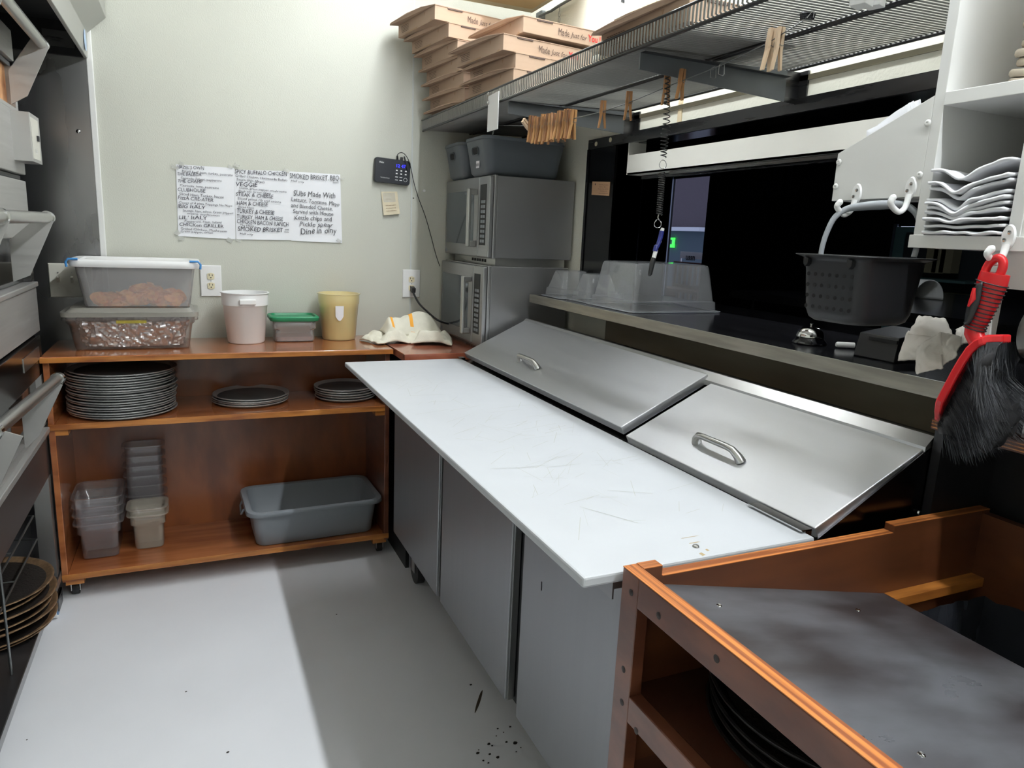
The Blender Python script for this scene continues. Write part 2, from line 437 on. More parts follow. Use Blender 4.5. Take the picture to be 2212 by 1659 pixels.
# dining room beyond the opening (dark)
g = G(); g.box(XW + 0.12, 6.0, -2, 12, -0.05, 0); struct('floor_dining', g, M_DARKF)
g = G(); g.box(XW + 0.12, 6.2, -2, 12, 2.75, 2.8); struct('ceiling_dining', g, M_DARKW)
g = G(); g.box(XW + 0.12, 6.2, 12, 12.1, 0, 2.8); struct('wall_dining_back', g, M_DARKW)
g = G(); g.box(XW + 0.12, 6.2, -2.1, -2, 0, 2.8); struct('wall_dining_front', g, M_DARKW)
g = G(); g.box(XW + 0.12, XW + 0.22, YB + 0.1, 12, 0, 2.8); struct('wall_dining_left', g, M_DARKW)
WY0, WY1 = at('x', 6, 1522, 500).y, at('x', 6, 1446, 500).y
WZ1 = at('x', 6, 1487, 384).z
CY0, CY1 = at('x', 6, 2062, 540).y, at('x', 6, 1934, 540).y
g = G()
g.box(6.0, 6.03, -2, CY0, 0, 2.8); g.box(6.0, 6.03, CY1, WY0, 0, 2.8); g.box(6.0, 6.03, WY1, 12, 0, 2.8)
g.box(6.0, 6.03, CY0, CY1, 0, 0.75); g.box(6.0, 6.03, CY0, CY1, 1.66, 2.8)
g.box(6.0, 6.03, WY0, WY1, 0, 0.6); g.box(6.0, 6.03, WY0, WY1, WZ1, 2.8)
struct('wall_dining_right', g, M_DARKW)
w = G(); w.box(5.98, 6.0, WY1, WY1 + 0.04, 0.6, WZ1 + 0.03)
fr = struct('window_1', w, mat('window_frame_metal', (150, 156, 170), 0.4, metal=0.6))
g = G(); g.box(6.012, 6.018, WY0, WY1, 0.6, WZ1); g.build('pane', M_GLASS, fr)
w = G(); w.box(5.98, 6.0, CY1, CY1 + 0.04, 0.75, 1.68)
fr = struct('window_2', w, MATS['window_frame_metal'])
g = G(); g.box(6.012, 6.018, CY0, CY1, 0.75, 1.66); g.build('pane', M_GLASS, fr)

# ---- outside the window
g = G(); g.box(6.2, 40, -10, 60, -0.3, -0.25); struct('ground_outside', g, M_SNOW)
bx = 11.0
t = thing('street_building', 'grey shingled building with blue-grey front seen through the far window', 'building', (bx, 14, -0.25))
zr = at('x', bx, 1487, 496).z
g = G(); g.box(bx, bx + 3, at('x', bx, 1560, 500).y, at('x', bx, 1400, 500).y, -0.25, zr); g.build('wall', M_BLDG, t)
ra = at('x', bx + .4, 1400, 490); rb = at('x', bx + .4, 1560, 490)
y_peak = at('x', bx + .8, 1478, 385).y; y_edge = at('x', bx + .4, 1463, 425).y
g = G(); zt = at('x', bx + .8, 1480, 360).z
g.extr([(bx + 0.02, rb.y, zr), (bx + 0.02, y_edge + 0.3, zr), (bx + 0.3, y_edge, zr + 0.9), (bx + 0.5, y_peak - 0.1, zt + 0.4), (bx + 0.5, rb.y, zt + 0.4)], (0.6, 0, 0))
g.build('shingle_roof', M_ROOF, t)
g = G(); g.box(bx - 0.25, bx - 0.05, rb.y, ra.y, zr - 0.04, zr + 0.05); g.build('gutter', M_SNOW, t)
p0, p1 = at('x', bx - 0.05, 1441, 513), at('x', bx - 0.05, 1455, 535)
g = G()
for k in range(6):
    g.box(bx - 0.07, bx - 0.02, p1.y + (p0.y - p1.y) * k / 6, p1.y + (p0.y - p1.y) * (k + .6) / 6, p0.z - 0.05, p0.z)
    g.box(bx - 0.07, bx - 0.02, p1.y + (p0.y - p1.y) * k / 6, p1.y + (p0.y - p1.y) * (k + .6) / 6, p1.z, p1.z + 0.08)
g.box(bx - 0.07, bx - 0.02, p1.y, p1.y + 0.06, p1.z, p0.z)
g.build('led_sign', M_LEDG, t, label='green lit sign')
# bench with banner
bx2 = 7.2
t = thing('park_bench', 'brown slatted wooden bench outside the far window', 'bench', (bx2, 9.4, -0.25))
ya, yb_ = at('x', bx2, 1560, 560).y, at('x', bx2, 1456, 560).y
zt, zb = at('x', bx2, 1480, 566).z, at('x', bx2, 1480, 648).z
zm = at('x', bx2, 1480, 615).z
g = G(); g.box(bx2, bx2 + 0.05, ya, yb_, zt - 0.06, zt); g.box(bx2, bx2 + 0.05, ya, yb_, zm - 0.05, zm)
g.box(bx2 - 0.4, bx2, ya, yb_, zm - 0.09, zm - 0.05); g.build('rails', M_BOARDE, t)
g = G()
g.box(bx2 - .4, bx2 + .05, yb_ - .06, yb_, -0.25, zm - .05); g.box(bx2 - .4, bx2 + .05, ya, ya + .06, -0.25, zm - .05); g.build('leg_frame', M_BOARDE, t); g = G()
k = yb_
while k > ya: g.box(bx2 + 0.01, bx2 + 0.04, k - 0.05, k, zb, zt - 0.06); k -= 0.13
g.build('slats', M_BOARDE, t)
p0, p1 = at('x', 7.3, 1470, 543), at('x', 7.3, 1530, 562)
g = G(); g.box(7.3, 7.32, p1.y, p0.y, p1.z, p0.z); g.box(7.3, 7.32, p0.y - .03, p0.y, -0.25, p1.z); o = g.build('banner', M_PAPER)
tag(o, 'white banner with dark mirrored letters outside the far window', 'banner')
g = G(); q = at('x', 7.29, 1481, 561); g.text('ussn', q, (0, -1, 0), (0, 0, 1), (p0.z - p1.z) * 1.25, bold=0.04)
g.build('lettering', M_INKG, o)
t_ = G(); tp = at('x', 16, 1458, 400); base = Vector((16, tp.y, -0.25))
t_.tube([base, base + Vector((0, 0.1, 3)), base + Vector((0, -.1, 6))], [0.15, 0.1, 0.03], 6)
for k in range(26):
    a0 = 1.2 + k * 0.18; s = base + Vector((0, 0, a0)); t_.tube([s, s + Vector((random.uniform(-.3, .3), random.uniform(-1.3, 1.3), random.uniform(.8, 1.8)))], [0.03, 0.008], 4)
tag(t_.build('bare_tree', M_TREE), 'bare leafless tree against the sky outside the far window', 'tree')

# ---- things seen dimly in the dining room, and an unseen fill lamp
ld = bpy.data.lights.new('dining_fill_light', 'POINT'); ld.energy = 5; ld.color = (0.9, 0.97, 1.0); ld.shadow_soft_size = 0.08  # fill light added behind the pigeonholes to brighten the dining items
q = at('x', 3.0, 2100, 230)
lo = bpy.data.objects.new('dining_fill_light', ld); COL.objects.link(lo); lo.location = q
t = thing('dining_fill_lamp', 'small white fill lamp added out of sight in the dining room', 'lamp', q)
g = G(); g.lathe([(0.0, 0.10), (0.03, 0.10), (0.09, 0.06), (0.088, 0.055), (0.03, 0.092), (0.0, 0.092)], q, 20); g.build('shade', M_WHITEPL, t, smooth=50)
g = G(); g.cyl((q.x, q.y, q.z + 0.1), (q.x, q.y, 2.75), 0.004, 6); g.build('cable', M_BLACK, t)
g = G(); c0, c1 = at('x', 5.9, 1936, 490), at('x', 5.9, 1985, 575)
g.box(5.9, 5.95, c1.y, c0.y, 0, c0.z); o = g.build('freestanding_panel', M_CYAN); tag(o, 'pale cyan panel standing behind the basket handle', 'panel')
t = thing('display_shelf', 'lit display shelf with yellowish packets beyond the basket', 'shelf', (5.6, at('x', 5.6, 2030, 600).y, 0.6))
for yy in (602, 632, 655):
    q = at('x', 5.6, 2030, yy); g = G(); g.box(5.4, 5.8, q.y - 0.35, q.y + 0.3, q.z - 0.02, q.z); g.build('shelf_board', M_CYAN if yy == 602 else M_IVORY, t)
q = at('x', 5.8, 2030, 560); g = G(); g.box(5.8, 5.82, q.y - 0.4, q.y + 0.35, 0.0, 1.6); g.build('back_panel', mat('slate_back', (96, 104, 110), 0.6), t)
for k in range(3):
    q = at('x', 5.6, 2025 + 16 * k, 590); g = G(); g.box(5.5, 5.6, q.y - 0.05, q.y + 0.05, q.z, q.z + 0.2); o = g.build('snack_packet', M_IVORY)
    tag(o, ['yellowish packet nearest the basket on the dining display shelf', 'middle yellowish packet on the dining display shelf', 'yellowish packet farthest right on the dining display shelf'][k], 'packet', 'packets on the display shelf')
g = G(); q = at('x', 5.93, 1612, 426); q2 = at('x', 5.93, 1718, 426)
g.text('GRILL', q, (0, -1, 0), (0, 0, 1), 0.42, width=q.y - q2.y, bold=0.05)
tag(g.build('wall_lettering', M_LETTER, solid=0.02), 'dim dark GRILL lettering on the dining room wall', 'sign')

# ================================================================== wooden shelf cart
CX0, CX1, CY0_, CY1_ = -0.492, 0.748, 2.90, 3.285
CT = 0.935
cart = thing('shelf_cart', 'open brown wooden shelf cart on casters against the back wall', 'shelf', (0.13, 3.1, 0))
g = G(); g.box(CX0 - 0.004, CX1 + 0.008, CY0_ - 0.02, CY1_, CT - 0.022, CT); g.build('top_board', M_WOOD, cart, bevel=0.003)
g = G(); g.box(CX0 - 0.004, CX1 + 0.008, CY0_ - 0.024, CY0_ - 0.02, CT - 0.021, CT - 0.002); g.build('top_edge_band', M_WOODE, cart, bevel=0.001)
for x0, x1 in ((CX0, CX0 + 0.02), (CX1 - 0.02, CX1)):
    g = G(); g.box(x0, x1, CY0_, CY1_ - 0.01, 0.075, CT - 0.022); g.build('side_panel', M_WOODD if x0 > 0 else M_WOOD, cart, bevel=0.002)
g = G(); g.box(CX0 + 0.02, CX1 - 0.02, CY1_ - 0.02, CY1_ - 0.008, 0.1, CT - 0.022); g.build('back_panel', mat('cart_back_wood', (138, 78, 40), 0.3, rgb2=(104, 54, 28), vscale=(8, 3, 3), coat=0.3), cart)
g = G(); g.box(CX0 + 0.02, CX1 - 0.02, CY0_, CY1_ - 0.02, 0.665, 0.687); g.build('middle_shelf', M_WOOD, cart, bevel=0.002)
g = G(); g.box(CX0, CX1 - 0.02, CY0_ - 0.004, CY0_, 0.665, 0.687); g.build('middle_edge_band', M_WOODE, cart, bevel=0.001)
g = G(); g.box(CX0 + 0.02, CX1 - 0.02, CY0_, CY1_ - 0.02, 0.083, 0.105); g.build('bottom_shelf', M_WOOD, cart, bevel=0.002)
g = G(); g.box(CX0, CX1, CY0_ - 0.004, CY0_, 0.083, 0.105); g.build('bottom_edge_band', M_WOODE, cart, bevel=0.001)
for x0 in (CX0 + 0.02, CX1 - 0.06):
    for z in (0.645,):
        g = G(); g.box(x0, x0 + 0.04, CY0_ + 0.001, CY1_ - 0.03, z, z + 0.02); g.build('cleat', M_WOODE, cart)
    g = G(); g.box(x0 - 0.01, x0 + 0.05, CY0_ + 0.001, CY0_ + 0.06, 0.062, 0.083); g.build('caster_block', M_WOODE, cart)
for x in (CX0 + 0.035, CX1 - 0.03):
    for y in (CY0_ + 0.045, CY1_ - 0.06):
        g = G(); g.cyl((x - 0.011, y + 0.012, 0.024), (x + 0.011, y + 0.012, 0.024), 0.024, 20); c = g.build('caster', M_BLACK, cart, smooth=40)
        g = G(); g.box(x - 0.016, x - 0.013, y - 0.008, y + 0.018, 0.02, 0.055); g.box(x + 0.013, x + 0.016, y - 0.008, y + 0.018, 0.02, 0.055)
        g.box(x - 0.016, x + 0.016, y - 0.012, y + 0.018, 0.052, 0.062 if y < 3 else 0.083); g.build('fork', M_SATIN, c)

# corner counter that carries the microwaves
cc = thing('corner_counter', 'reddish brown counter in the back corner under the microwaves', 'counter', (1.13, 3.0, 0))
g = G(); g.box(0.765, XW - 0.004, 2.735, YB - 0.01, 0.905, 0.935); g.build('worktop', mat('worn_red_laminate', (160, 94, 70), 0.25, rgb2=(132, 70, 50), vscale=(9, 9, 9), coat=0.3), cc, bevel=0.002)
g = G(); g.box(0.785, 0.80, 2.75, YB - 0.012, 0, 0.905); g.box(XW - 0.03, XW - 0.014, 2.75, YB - 0.012, 0, 0.905); g.box(0.80, XW - 0.03, YB - 0.03, YB - 0.014, 0.0, 0.905)
g.build('carcass', M_BLACK, cc)

# ------------------------------------------------------------------ pans
def pizza_pan(r, name='pizza_pan', m=M_PAN, lab='', cat='pan', inner=None, h=0.012, loc=(0, 0, 0), group=None):
    t = thing(name, lab, cat, loc, group)
    g = G()
    g.lathe([(0, 0.0), (r * 0.90, 0.0), (r * 0.97, h * 0.75), (r, h), (r + 0.003, h - 0.001), (r + 0.003, h - 0.004), (r * 0.985, h * 0.5), (r * 0.91, -0.0016), (0, -0.0016)], loc, 56)
    g.build('rim', m, t, smooth=50)
    g = G(); g.lathe([(0, 0.0012), (r * 0.88, 0.0012), (r * 0.90, 0.0005)], loc, 48); g.build('baking_face', inner or M_PANB, t, smooth=40)
    return t
def pan_stack(cx, cy, z, r, n, step, group, lab, jit=0.004, flip=False, up=None):
    p0 = pizza_pan(r, loc=(cx, cy, z + 0.002), lab=lab(0, n), group=group)
    out = [p0]
    for k in range(1, n):
        out.append(dup(p0, (random.uniform(-jit, jit), random.uniform(-jit, jit), k * step), lab(k, n)))
    return out
ORD = ['bottom', 'second from bottom', 'third from bottom', 'fourth from bottom', 'fifth from bottom', 'sixth from bottom', 'seventh from bottom', 'eighth from bottom', 'ninth from bottom', 'tenth from bottom', 'eleventh from bottom', 'twelfth from bottom', 'thirteenth from bottom', 'fourteenth from bottom', 'fifteenth from bottom', 'sixteenth from bottom', 'seventeenth from bottom', 'eighteenth from bottom']
def ordl(k, n):
    if k == n - 1: return 'topmost'
    return ORD[k]
pan_stack(-0.262, 3.075, 0.687, 0.185, 18, 0.0094, 'large pans stacked at the left of the cart', lambda k, n: 'large round aluminium pizza pan, %s of the tall stack on the cart' % ordl(k, n), jit=0.006)
pan_stack(0.205, 3.12, 0.687, 0.150, 4, 0.008, 'medium pans in the middle of the cart shelf', lambda k, n: 'medium aluminium pizza pan, %s of the low middle stack on the cart' % ordl(k, n), jit=0.006)
pan_stack(0.60, 3.105, 0.687, 0.128, 5, 0.011, 'small pans at the right of the cart shelf', lambda k, n: 'small aluminium pizza pan, %s of the right stack on the cart' % ordl(k, n), jit=0.004)

# ------------------------------------------------------------------ things on the cart top
def tub_shell(g, w, d, h, rr, taper, z0, lip=0.0, lipd=0.0, shoulder=0.0, sh=0.0, wall=0.003):
    """open rounded-rectangular tub from floor z0 up, with optional shoulder and rolled lip"""
    bw, bd = w - 2 * taper, d - 2 * taper
    S = [(bw - 0.02, bd - 0.02, rr * .7, z0), (bw - 0.004, bd - 0.004, rr, z0 + 0.003), (bw, bd, rr, z0 + 0.012)]
    if shoulder:
        zz = z0 + h - sh; q = (zz - z0) / h
        ww, dd = bw + 2 * taper * q - 2 * shoulder, bd + 2 * taper * q - 2 * shoulder
        S += [(ww, dd, rr, zz), (w - 0.002, d - 0.002, rr, zz + 0.008)]
    S += [(w, d, rr, z0 + h)]
    if lip: S += [(w + 2 * lip, d + 2 * lip, rr + lip, z0 + h + 0.001), (w + 2 * lip, d + 2 * lip, rr + lip, z0 + h - lipd)]
    g.tub(S)
    return g
def rrlid(g, w, d, rr, z, h):
    return g.loft([g.rrect(w, d, rr, z), g.rrect(w, d, rr, z + h)])

# foil lined pan
bx_, by_ = -0.212, 3.115
t = thing('food_pan', 'clear food pan lined with crumpled foil on the cart top', 'container', (bx_, by_, CT), None)
g = G(); tub_shell(g, 0.43, 0.27, 0.125, 0.03, 0.022, CT + 0.001, lip=0.012, lipd=0.012, shoulder=0.004, sh=0.03); g.xf(Matrix.Translation((bx_, by_, 0))); g.build('body', clear('tinted_clear', (200, 192, 186), 0.08, 0.06), t, smooth=50, solid=0.003)
g = G(); rrlid(g, 0.46, 0.30, 0.04, CT + 0.128, 0.016); g.tub([(0.43, 0.27, 0.03, CT + 0.144), (0.40, 0.24, 0.03, CT + 0.158)]); g.loft([g.rrect(0.40, 0.24, 0.03, CT + 0.158), g.rrect(0.39, 0.23, 0.03, CT + 0.1585)])
g.xf(Matrix.Translation((bx_, by_, 0))); g.build('lid', clear('cloudy_lid', (190, 186, 176), 0.5, 0.15), t, smooth=50)
def foil(u, v):
    a = u * 2 * PI; w, d = 0.186, 0.112
    k = 4.0
    cx, sx = math.cos(a), math.sin(a)
    rr = 1 / (abs(cx) ** k + abs(sx) ** k) ** (1 / k)
    z = 0.012 + v * 0.094
    p = Vector((cx * rr * w, sx * rr * d, z))
    n_ = noise.noise(p * 30) * 0.008 + abs(noise.noise(p * 66 + Vector((5, 1, 2)))) * 0.010 + abs(noise.noise(Vector((p.x * 52 + p.z * 44, p.y * 50, p.z * 18)))) * 0.012
    q = 1 + (v - 0.5) * 0.13
    return (bx_ + cx * rr * (w * q - n_), by_ + sx * rr * (d * q - n_), CT + z)
g = G(); g.grid(foil, 220, 28); g.build('foil_lining', M_FOIL, t, smooth=20, norm=False)
g = G(); g.box(bx_ - 0.05, bx_ + 0.05, by_ - 0.14, by_ - 0.138, CT + 0.104, CT + 0.116); g.build('masking_label', mat('yellow_mark', (190, 176, 70), 0.5), t)

# chip tote
tx, ty, tz = -0.187, 3.12, CT + 0.160
t = thing('storage_tote', 'translucent tote of fried chips with white lid stacked on the foil pan', 'container', (tx, ty, tz))
g = G(); tub_shell(g, 0.40, 0.255, 0.155, 0.03, 0.022, tz, lip=0.004, lipd=0.006); g.xf(Matrix.Translation((tx, ty, 0))); g.build('body', M_FROST, t, smooth=50, solid=0.002)
g = G(); g.loft([g.rrect(0.428, 0.28, 0.04, tz + 0.148), g.rrect(0.436, 0.288, 0.042, tz + 0.156), g.rrect(0.436, 0.288, 0.042, tz + 0.170), g.rrect(0.428, 0.28, 0.04, tz + 0.175), g.rrect(0.37, 0.22, 0.03, tz + 0.175), g.rrect(0.36, 0.21, 0.03, tz + 0.170)])
g.xf(Matrix.Translation((tx, ty, 0))); g.build('lid', M_WHITEPL, t, smooth=40)
for sx in (-1, 1):
    g = G(); xx = tx + sx * 0.212
    g.tube([(xx - sx * 0.03, ty - 0.142, tz + 0.176), (xx, ty - 0.143, tz + 0.176), (xx + sx * 0.008, ty - 0.143, tz + 0.165), (xx + sx * 0.006, ty - 0.143, tz + 0.148)], 0.004, 8)
    g.build('clip', M_BLUEC, t, smooth=60)
def chip_mesh(g, c, r, rot, k):
    def f(u, v):
        a = v * 2 * PI; q = u * r * (1 + 0.08 * math.sin(3 * a + k))
        x, y = q * math.cos(a), q * math.sin(a)
        z = 0.28 * (x * x - y * y) / r + 0.05 * r * math.sin(5 * a + k) * u
        return Vector(c) + rot @ Vector((x, y, z))
    g.grid(f, 4, 18)
g = G()
for k in range(150):
    a = random.uniform(-0.146, 0.146); b = random.uniform(-0.078, 0.078)
    hmax = 0.050 + 0.022 * math.sin(a * 26 + 1) + (0.015 if a > 0.1 else 0)
    z = tz + 0.018 + random.uniform(0, max(0.008, hmax - 0.02))
    r = random.uniform(0.018, 0.029)
    rot = RZ(random.uniform(0, 6.28)) @ RX(random.uniform(-1.2, 1.2))
    if k % 2: rot = RX(PI / 2 + random.uniform(-.5, .5)) @ RZ(random.uniform(0, 6)); b = -0.076 + random.uniform(0, 0.02)
    z = max(z, tz + 0.006 + r * 0.6)
    chip_mesh(g, (tx + a, ty + b, z), r, rot, k)
o = g.build('potato_chips', M_CHIP, None, smooth=60, norm=False)
tag(o, 'heap of orange-brown fried potato chips inside the white-lidded tote', 'chips', kind='stuff')

# white bucket
def bucket(t, x, y, z, rb, rt, h, m, band):
    g = G(); g.lathe([(0, 0), (rb * 0.94, 0), (rb, 0.006), (rb + (rt - rb) * band, h * band), (rt - 0.001, h * band + 0.003), (rt, h - 0.004), (rt + 0.004, h - 0.003), (rt + 0.004, h), (rt - 0.003, h), (rb + (rt - rb) * band - 0.005, h * band), (rb - 0.004, 0.006), (0, 0.004)], (x, y, z), 56)
    return g.build('body', m, t, smooth=50)
wb = (0.198, 3.145)
t = thing('plastic_pail', 'tall white round plastic pail beside the left outlet', 'pail', (wb[0], wb[1], CT))
bucket(t, wb[0], wb[1], CT + 0.001, 0.073, 0.092, 0.208, M_WHITEPL, 0.74)
g = G(); zz = CT + 0.176; g.obox((wb[0] + 0.004, wb[1] - 0.094, zz), 0.064, 0.014, 0.022); g.build('handle_lug', M_WHITEPL, t, bevel=0.004)
# green lidded box
gx, gy = 0.392, 3.175
t = thing('food_container', 'small clear square container with a green lid between the two pails', 'container', (gx, gy, CT))
g = G(); tub_shell(g, 0.178, 0.14, 0.092, 0.022, 0.008, CT + 0.001, shoulder=0.006, sh=0.042); g.xf(Matrix.Translation((gx, gy, 0))); g.build('body', M_FROST, t, smooth=50, solid=0.002)
g = G(); g.loft([g.rrect(0.196, 0.16, 0.03, CT + 0.090), g.rrect(0.204, 0.168, 0.032, CT + 0.096), g.rrect(0.204, 0.168, 0.032, CT + 0.106), g.rrect(0.196, 0.16, 0.03, CT + 0.110), g.rrect(0.176, 0.14, 0.025, CT + 0.110), g.rrect(0.170, 0.134, 0.024, CT + 0.102)]); g.xf(Matrix.Translation((gx, gy, 0))); g.build('lid', M_GREEN, t, smooth=40)
g = G(); g.loft([g.rrect(0.15, 0.112, 0.02, CT + 0.006), g.rrect(0.152, 0.114, 0.02, CT + 0.022)]); g.xf(Matrix.Translation((gx, gy, 0))); g.build('contents', M_BEAN, t)
# yellow stained pail
yp = (0.590, 3.19)
t = thing('plastic_pail', 'yellow-stained translucent pail left of the crumpled towel', 'pail', (yp[0], yp[1], CT))
bucket(t, yp[0], yp[1], CT + 0.001, 0.072, 0.090, 0.203, clear('mustard_pail', (250, 236, 176), 0.62, 0.3), 0.77)
g = G(); g.lathe([(0, 0.0), (0.066, 0.0), (0.067, 0.006), (0.080, 0.14), (0.079, 0.14), (0.066, 0.008), (0, 0.006)], (yp[0], yp[1], CT + 0.008), 40); g.build('mustard_residue', M_YELD, t, smooth=50)
def lab_f(u, v):
    a = -PI / 2 + (u - 0.5) * 0.42; r = 0.0875 - 0.004 * v
    return (yp[0] - 0.012 + r * math.cos(a) * (1 + 0.0), yp[1] + r * math.sin(a), CT + 0.155 - v * (0.045 + 0.02 * math.sin(u * PI)))
g = G(); g.grid(lab_f, 8, 4); g.build('torn_label', M_PAPER, t, smooth=60)

# crumpled towel
def sheet_fn(cx, cy, z0, w, d, seed, amp, up=0.0, rot=0.0, freq=9):
    def f(u, v):
        x, y = (u - .5) * w, (v - .5) * d
        p = Vector((x * freq, y * freq, seed))
        h = abs(noise.noise(p)) * amp * 1.6 + abs(noise.noise(p * 2.3)) * amp * 0.6
        e = min(u, 1 - u, v, 1 - v) * 6
        h *= min(1, 0.25 + e)
        dx = noise.noise(p * 0.9 + Vector((9, 3, 1))) * 0.05; dy = noise.noise(p * 0.9 + Vector((2, 7, 4))) * 0.04
        X, Y = x + dx, y + dy
        c, s = math.cos(rot), math.sin(rot)
        return (cx + X * c - Y * s, cy + X * s + Y * c, z0 + h + up * (1 - (2 * u - 1) ** 2) * (1 - (2 * v - 1) ** 2))
    return f
t = thing('kitchen_towel', 'crumpled white terry towel with orange stripes beside the microwaves', 'towel', (0.9, 3.05, CT))
g = G(); g.grid(sheet_fn(0.83, 3.06, CT + 0.004, 0.26, 0.15, 3.1, 0.05, 0.02, 0.1), 60, 36); g.build('lower_fold', M_TOWEL, t, smooth=80, solid=0.005, norm=False)
g = G(); g.grid(sheet_fn(0.955, 3.00, CT + 0.004, 0.17, 0.16, 8.4, 0.045, 0.018, -0.25), 50, 36); g.build('right_fold', M_TOWEL, t, smooth=80, solid=0.005, norm=False)
f1 = sheet_fn(0.885, 3.08, CT + 0.03, 0.26, 0.10, 12.7, 0.055, 0.045, 0.12, freq=7)
g = G(); g.grid(f1, 60, 30); g.build('upper_fold', M_TOWEL, t, smooth=80, solid=0.005, norm=False)
for (u0, u1, ff) in ((0.16, 0.22, f1), (0.55, 0.60, f1)):
    g = G(); g.grid(lambda u, v, u0=u0, u1=u1, ff=ff: Vector(ff(u0 + (u1 - u0) * u, v * 0.98 + 0.01)) + Vector((0, -0.001, 0.0045)), 6, 30)
    g.build('orange_stripe', M_ORANGE, t, smooth=80, norm=False)

# ------------------------------------------------------------------ bottom shelf of the cart
BS = 0.105
def insert_pan(w, d, h, name, lab, group, loc, m):
    t = thing(name, lab, 'container', loc, group)
    g = G(); tub_shell(g, w, d, h, 0.022, 0.012, 0.0, lip=0.012, lipd=0.004, shoulder=0.005, sh=0.05); g.xf(Matrix.Translation(loc)); g.build('body', m, t, smooth=50, solid=0.0025)
    return t
def inset_stack(x, y, w, d, h, steps, group, lab, m, drift=(0, 0)):
    a = insert_pan(w, d, h, 'insert_pan', lab(0, len(steps) + 1), group, (x, y, BS + 0.001), m)
    z = 0
    for k, s in enumerate(steps):
        z += s; dup(a, (drift[0] * (k + 1), drift[1] * (k + 1), z), lab(k + 1, len(steps) + 1))
inset_stack(-0.375, 3.10, 0.150, 0.20, 0.15, [0.035, 0.035, 0.035], 'clear insert pans at the left end of the bottom shelf', lambda k, n: 'clear plastic insert pan, %s of the stack nearest the oven' % ordl(k, n), M_CLEARB)
inset_stack(-0.205, 3.09, 0.128, 0.11, 0.15, [0.028], 'short stack of clear insert pans', lambda k, n: 'clear plastic insert pan, %s of the short front stack on the bottom shelf' % ordl(k, n), clear('creamy_polycarbonate', (214, 206, 190), 0.34, 0.1))
inset_stack(-0.215, 3.205, 0.135, 0.085, 0.15, [0.042] * 6, 'tall stack of clear insert pans', lambda k, n: 'clear plastic insert pan, %s of the tall rear stack on the bottom shelf' % ordl(k, n), M_CLEARB)
# grey bus tub
ux, uy = 0.44, 3.065
t = thing('bus_tub', 'grey rectangular bus tub on the bottom shelf of the cart', 'tub', (ux, uy, BS))
S = [(0.47, 0.25, 0.03, BS + 0.001), (0.485, 0.265, 0.04, BS + 0.006), (0.52, 0.315, 0.045, BS + 0.158), (0.535, 0.33, 0.05, BS + 0.162), (0.56, 0.355, 0.055, BS + 0.160), (0.565, 0.36, 0.055, BS + 0.145), (0.560, 0.355, 0.055, BS + 0.145), (0.555, 0.350, 0.055, BS + 0.155), (0.535, 0.33, 0.05, BS + 0.156)]
g = G(); g.tub(S[:6]); g.xf(Matrix.Rotation(0.03, 4, 'Z')); g.xf(Matrix.Translation((ux, uy, 0))); g.build('body', M_GREY, t, smooth=45, solid=0.004)
g = G(); g.tube([(ux - 0.283, uy - 0.05, BS + 0.14), (ux - 0.292, uy - 0.05, BS + 0.12), (ux - 0.292, uy - 0.0, BS + 0.10), (ux - 0.292, uy + 0.05, BS + 0.12), (ux - 0.283, uy + 0.05, BS + 0.14)], 0.004, 8); g.build('end_grip', M_GREY, t, smooth=60)

# ================================================================== wall fixtures
def plate(name, lab, cat, cx, cz, w, h, m=M_WHITEPL):
    t = thing(name, lab, cat, (cx, YB, cz))
    g = G(); g.loft([[ (cx + a * w / 2, YB - 0.001, cz + b * h / 2) for a, b in ((-1, -1), (1, -1), (1, 1), (-1, 1))], [(cx + a * w / 2, YB - 0.005, cz + b * h / 2) for a, b in ((-1, -1), (1, -1), (1, 1), (-1, 1))], [(cx + a * (w / 2 - 0.003), YB - 0.008, cz + b * (h / 2 - 0.003)) for a, b in ((-1, -1), (1, -1), (1, 1), (-1, 1))]])
    g.build('cover_plate', m, t)
    return t
def socket(t, cx, cz):
    g = G(); pts = [(cx + 0.0165 * max(-0.85, min(0.85, 1.15 * math.cos(a))) , YB - 0.0085, cz + 0.0142 * math.sin(a)) for a in [2 * PI * k / 32 for k in range(32)]]
    g.extr(pts, (0, -0.0025, 0)); s = g.build('socket', M_IVORY, t)
    g = G()
    for dx, hh in ((-0.006, 0.009), (0.006, 0.007)): g.box(cx + dx - 0.0012, cx + dx + 0.0012, YB - 0.0114, YB - 0.011, cz + 0.001, cz + 0.001 + hh)
    g.cyl((cx, YB - 0.0114, cz - 0.006), (cx, YB - 0.011, cz - 0.006), 0.0026, 10); g.build('slots', M_BLACKM, s)
for cx, lab in ((0.074, 'white outlet plate with ivory sockets left of the white pail'), (0.950, 'white outlet plate with a black plug, right of the note')):
    t = plate('wall_outlet', lab, 'outlet', cx, 1.176, 0.084, 0.131); t['group'] = 'duplex wall outlets'
    socket(t, cx, 1.196); socket(t, cx, 1.156)
    g = G(); g.cyl((cx, YB - 0.010, 1.176), (cx, YB - 0.008, 1.176), 0.0025, 10); g.build('screw', M_SATIN, t)
sx0 = -0.455
t = plate('light_switch', 'grey-white double switch plate on the steel wall sheet', 'switch', sx0 + 0.02, 1.171, 0.148, 0.132, M_SWITCH)
for c in t.children: c.location.y -= 0.008
for k, xx in enumerate((at('y', YB - .01, 127, 605).x, at('y', YB - .01, 157, 605).x)):
    g = G(); g.obox((xx, YB - 0.022, 1.176), 0.009, 0.014, 0.022, RX(0.4)); g.build('toggle', M_SWITCH, t, bevel=0.001)
    for dz in (-0.030, 0.030):
        g = G(); g.cyl((xx, YB - 0.018, 1.172 + dz), (xx, YB - 0.015, 1.172 + dz), 0.003, 10); g.build('screw', M_SATIN, t)
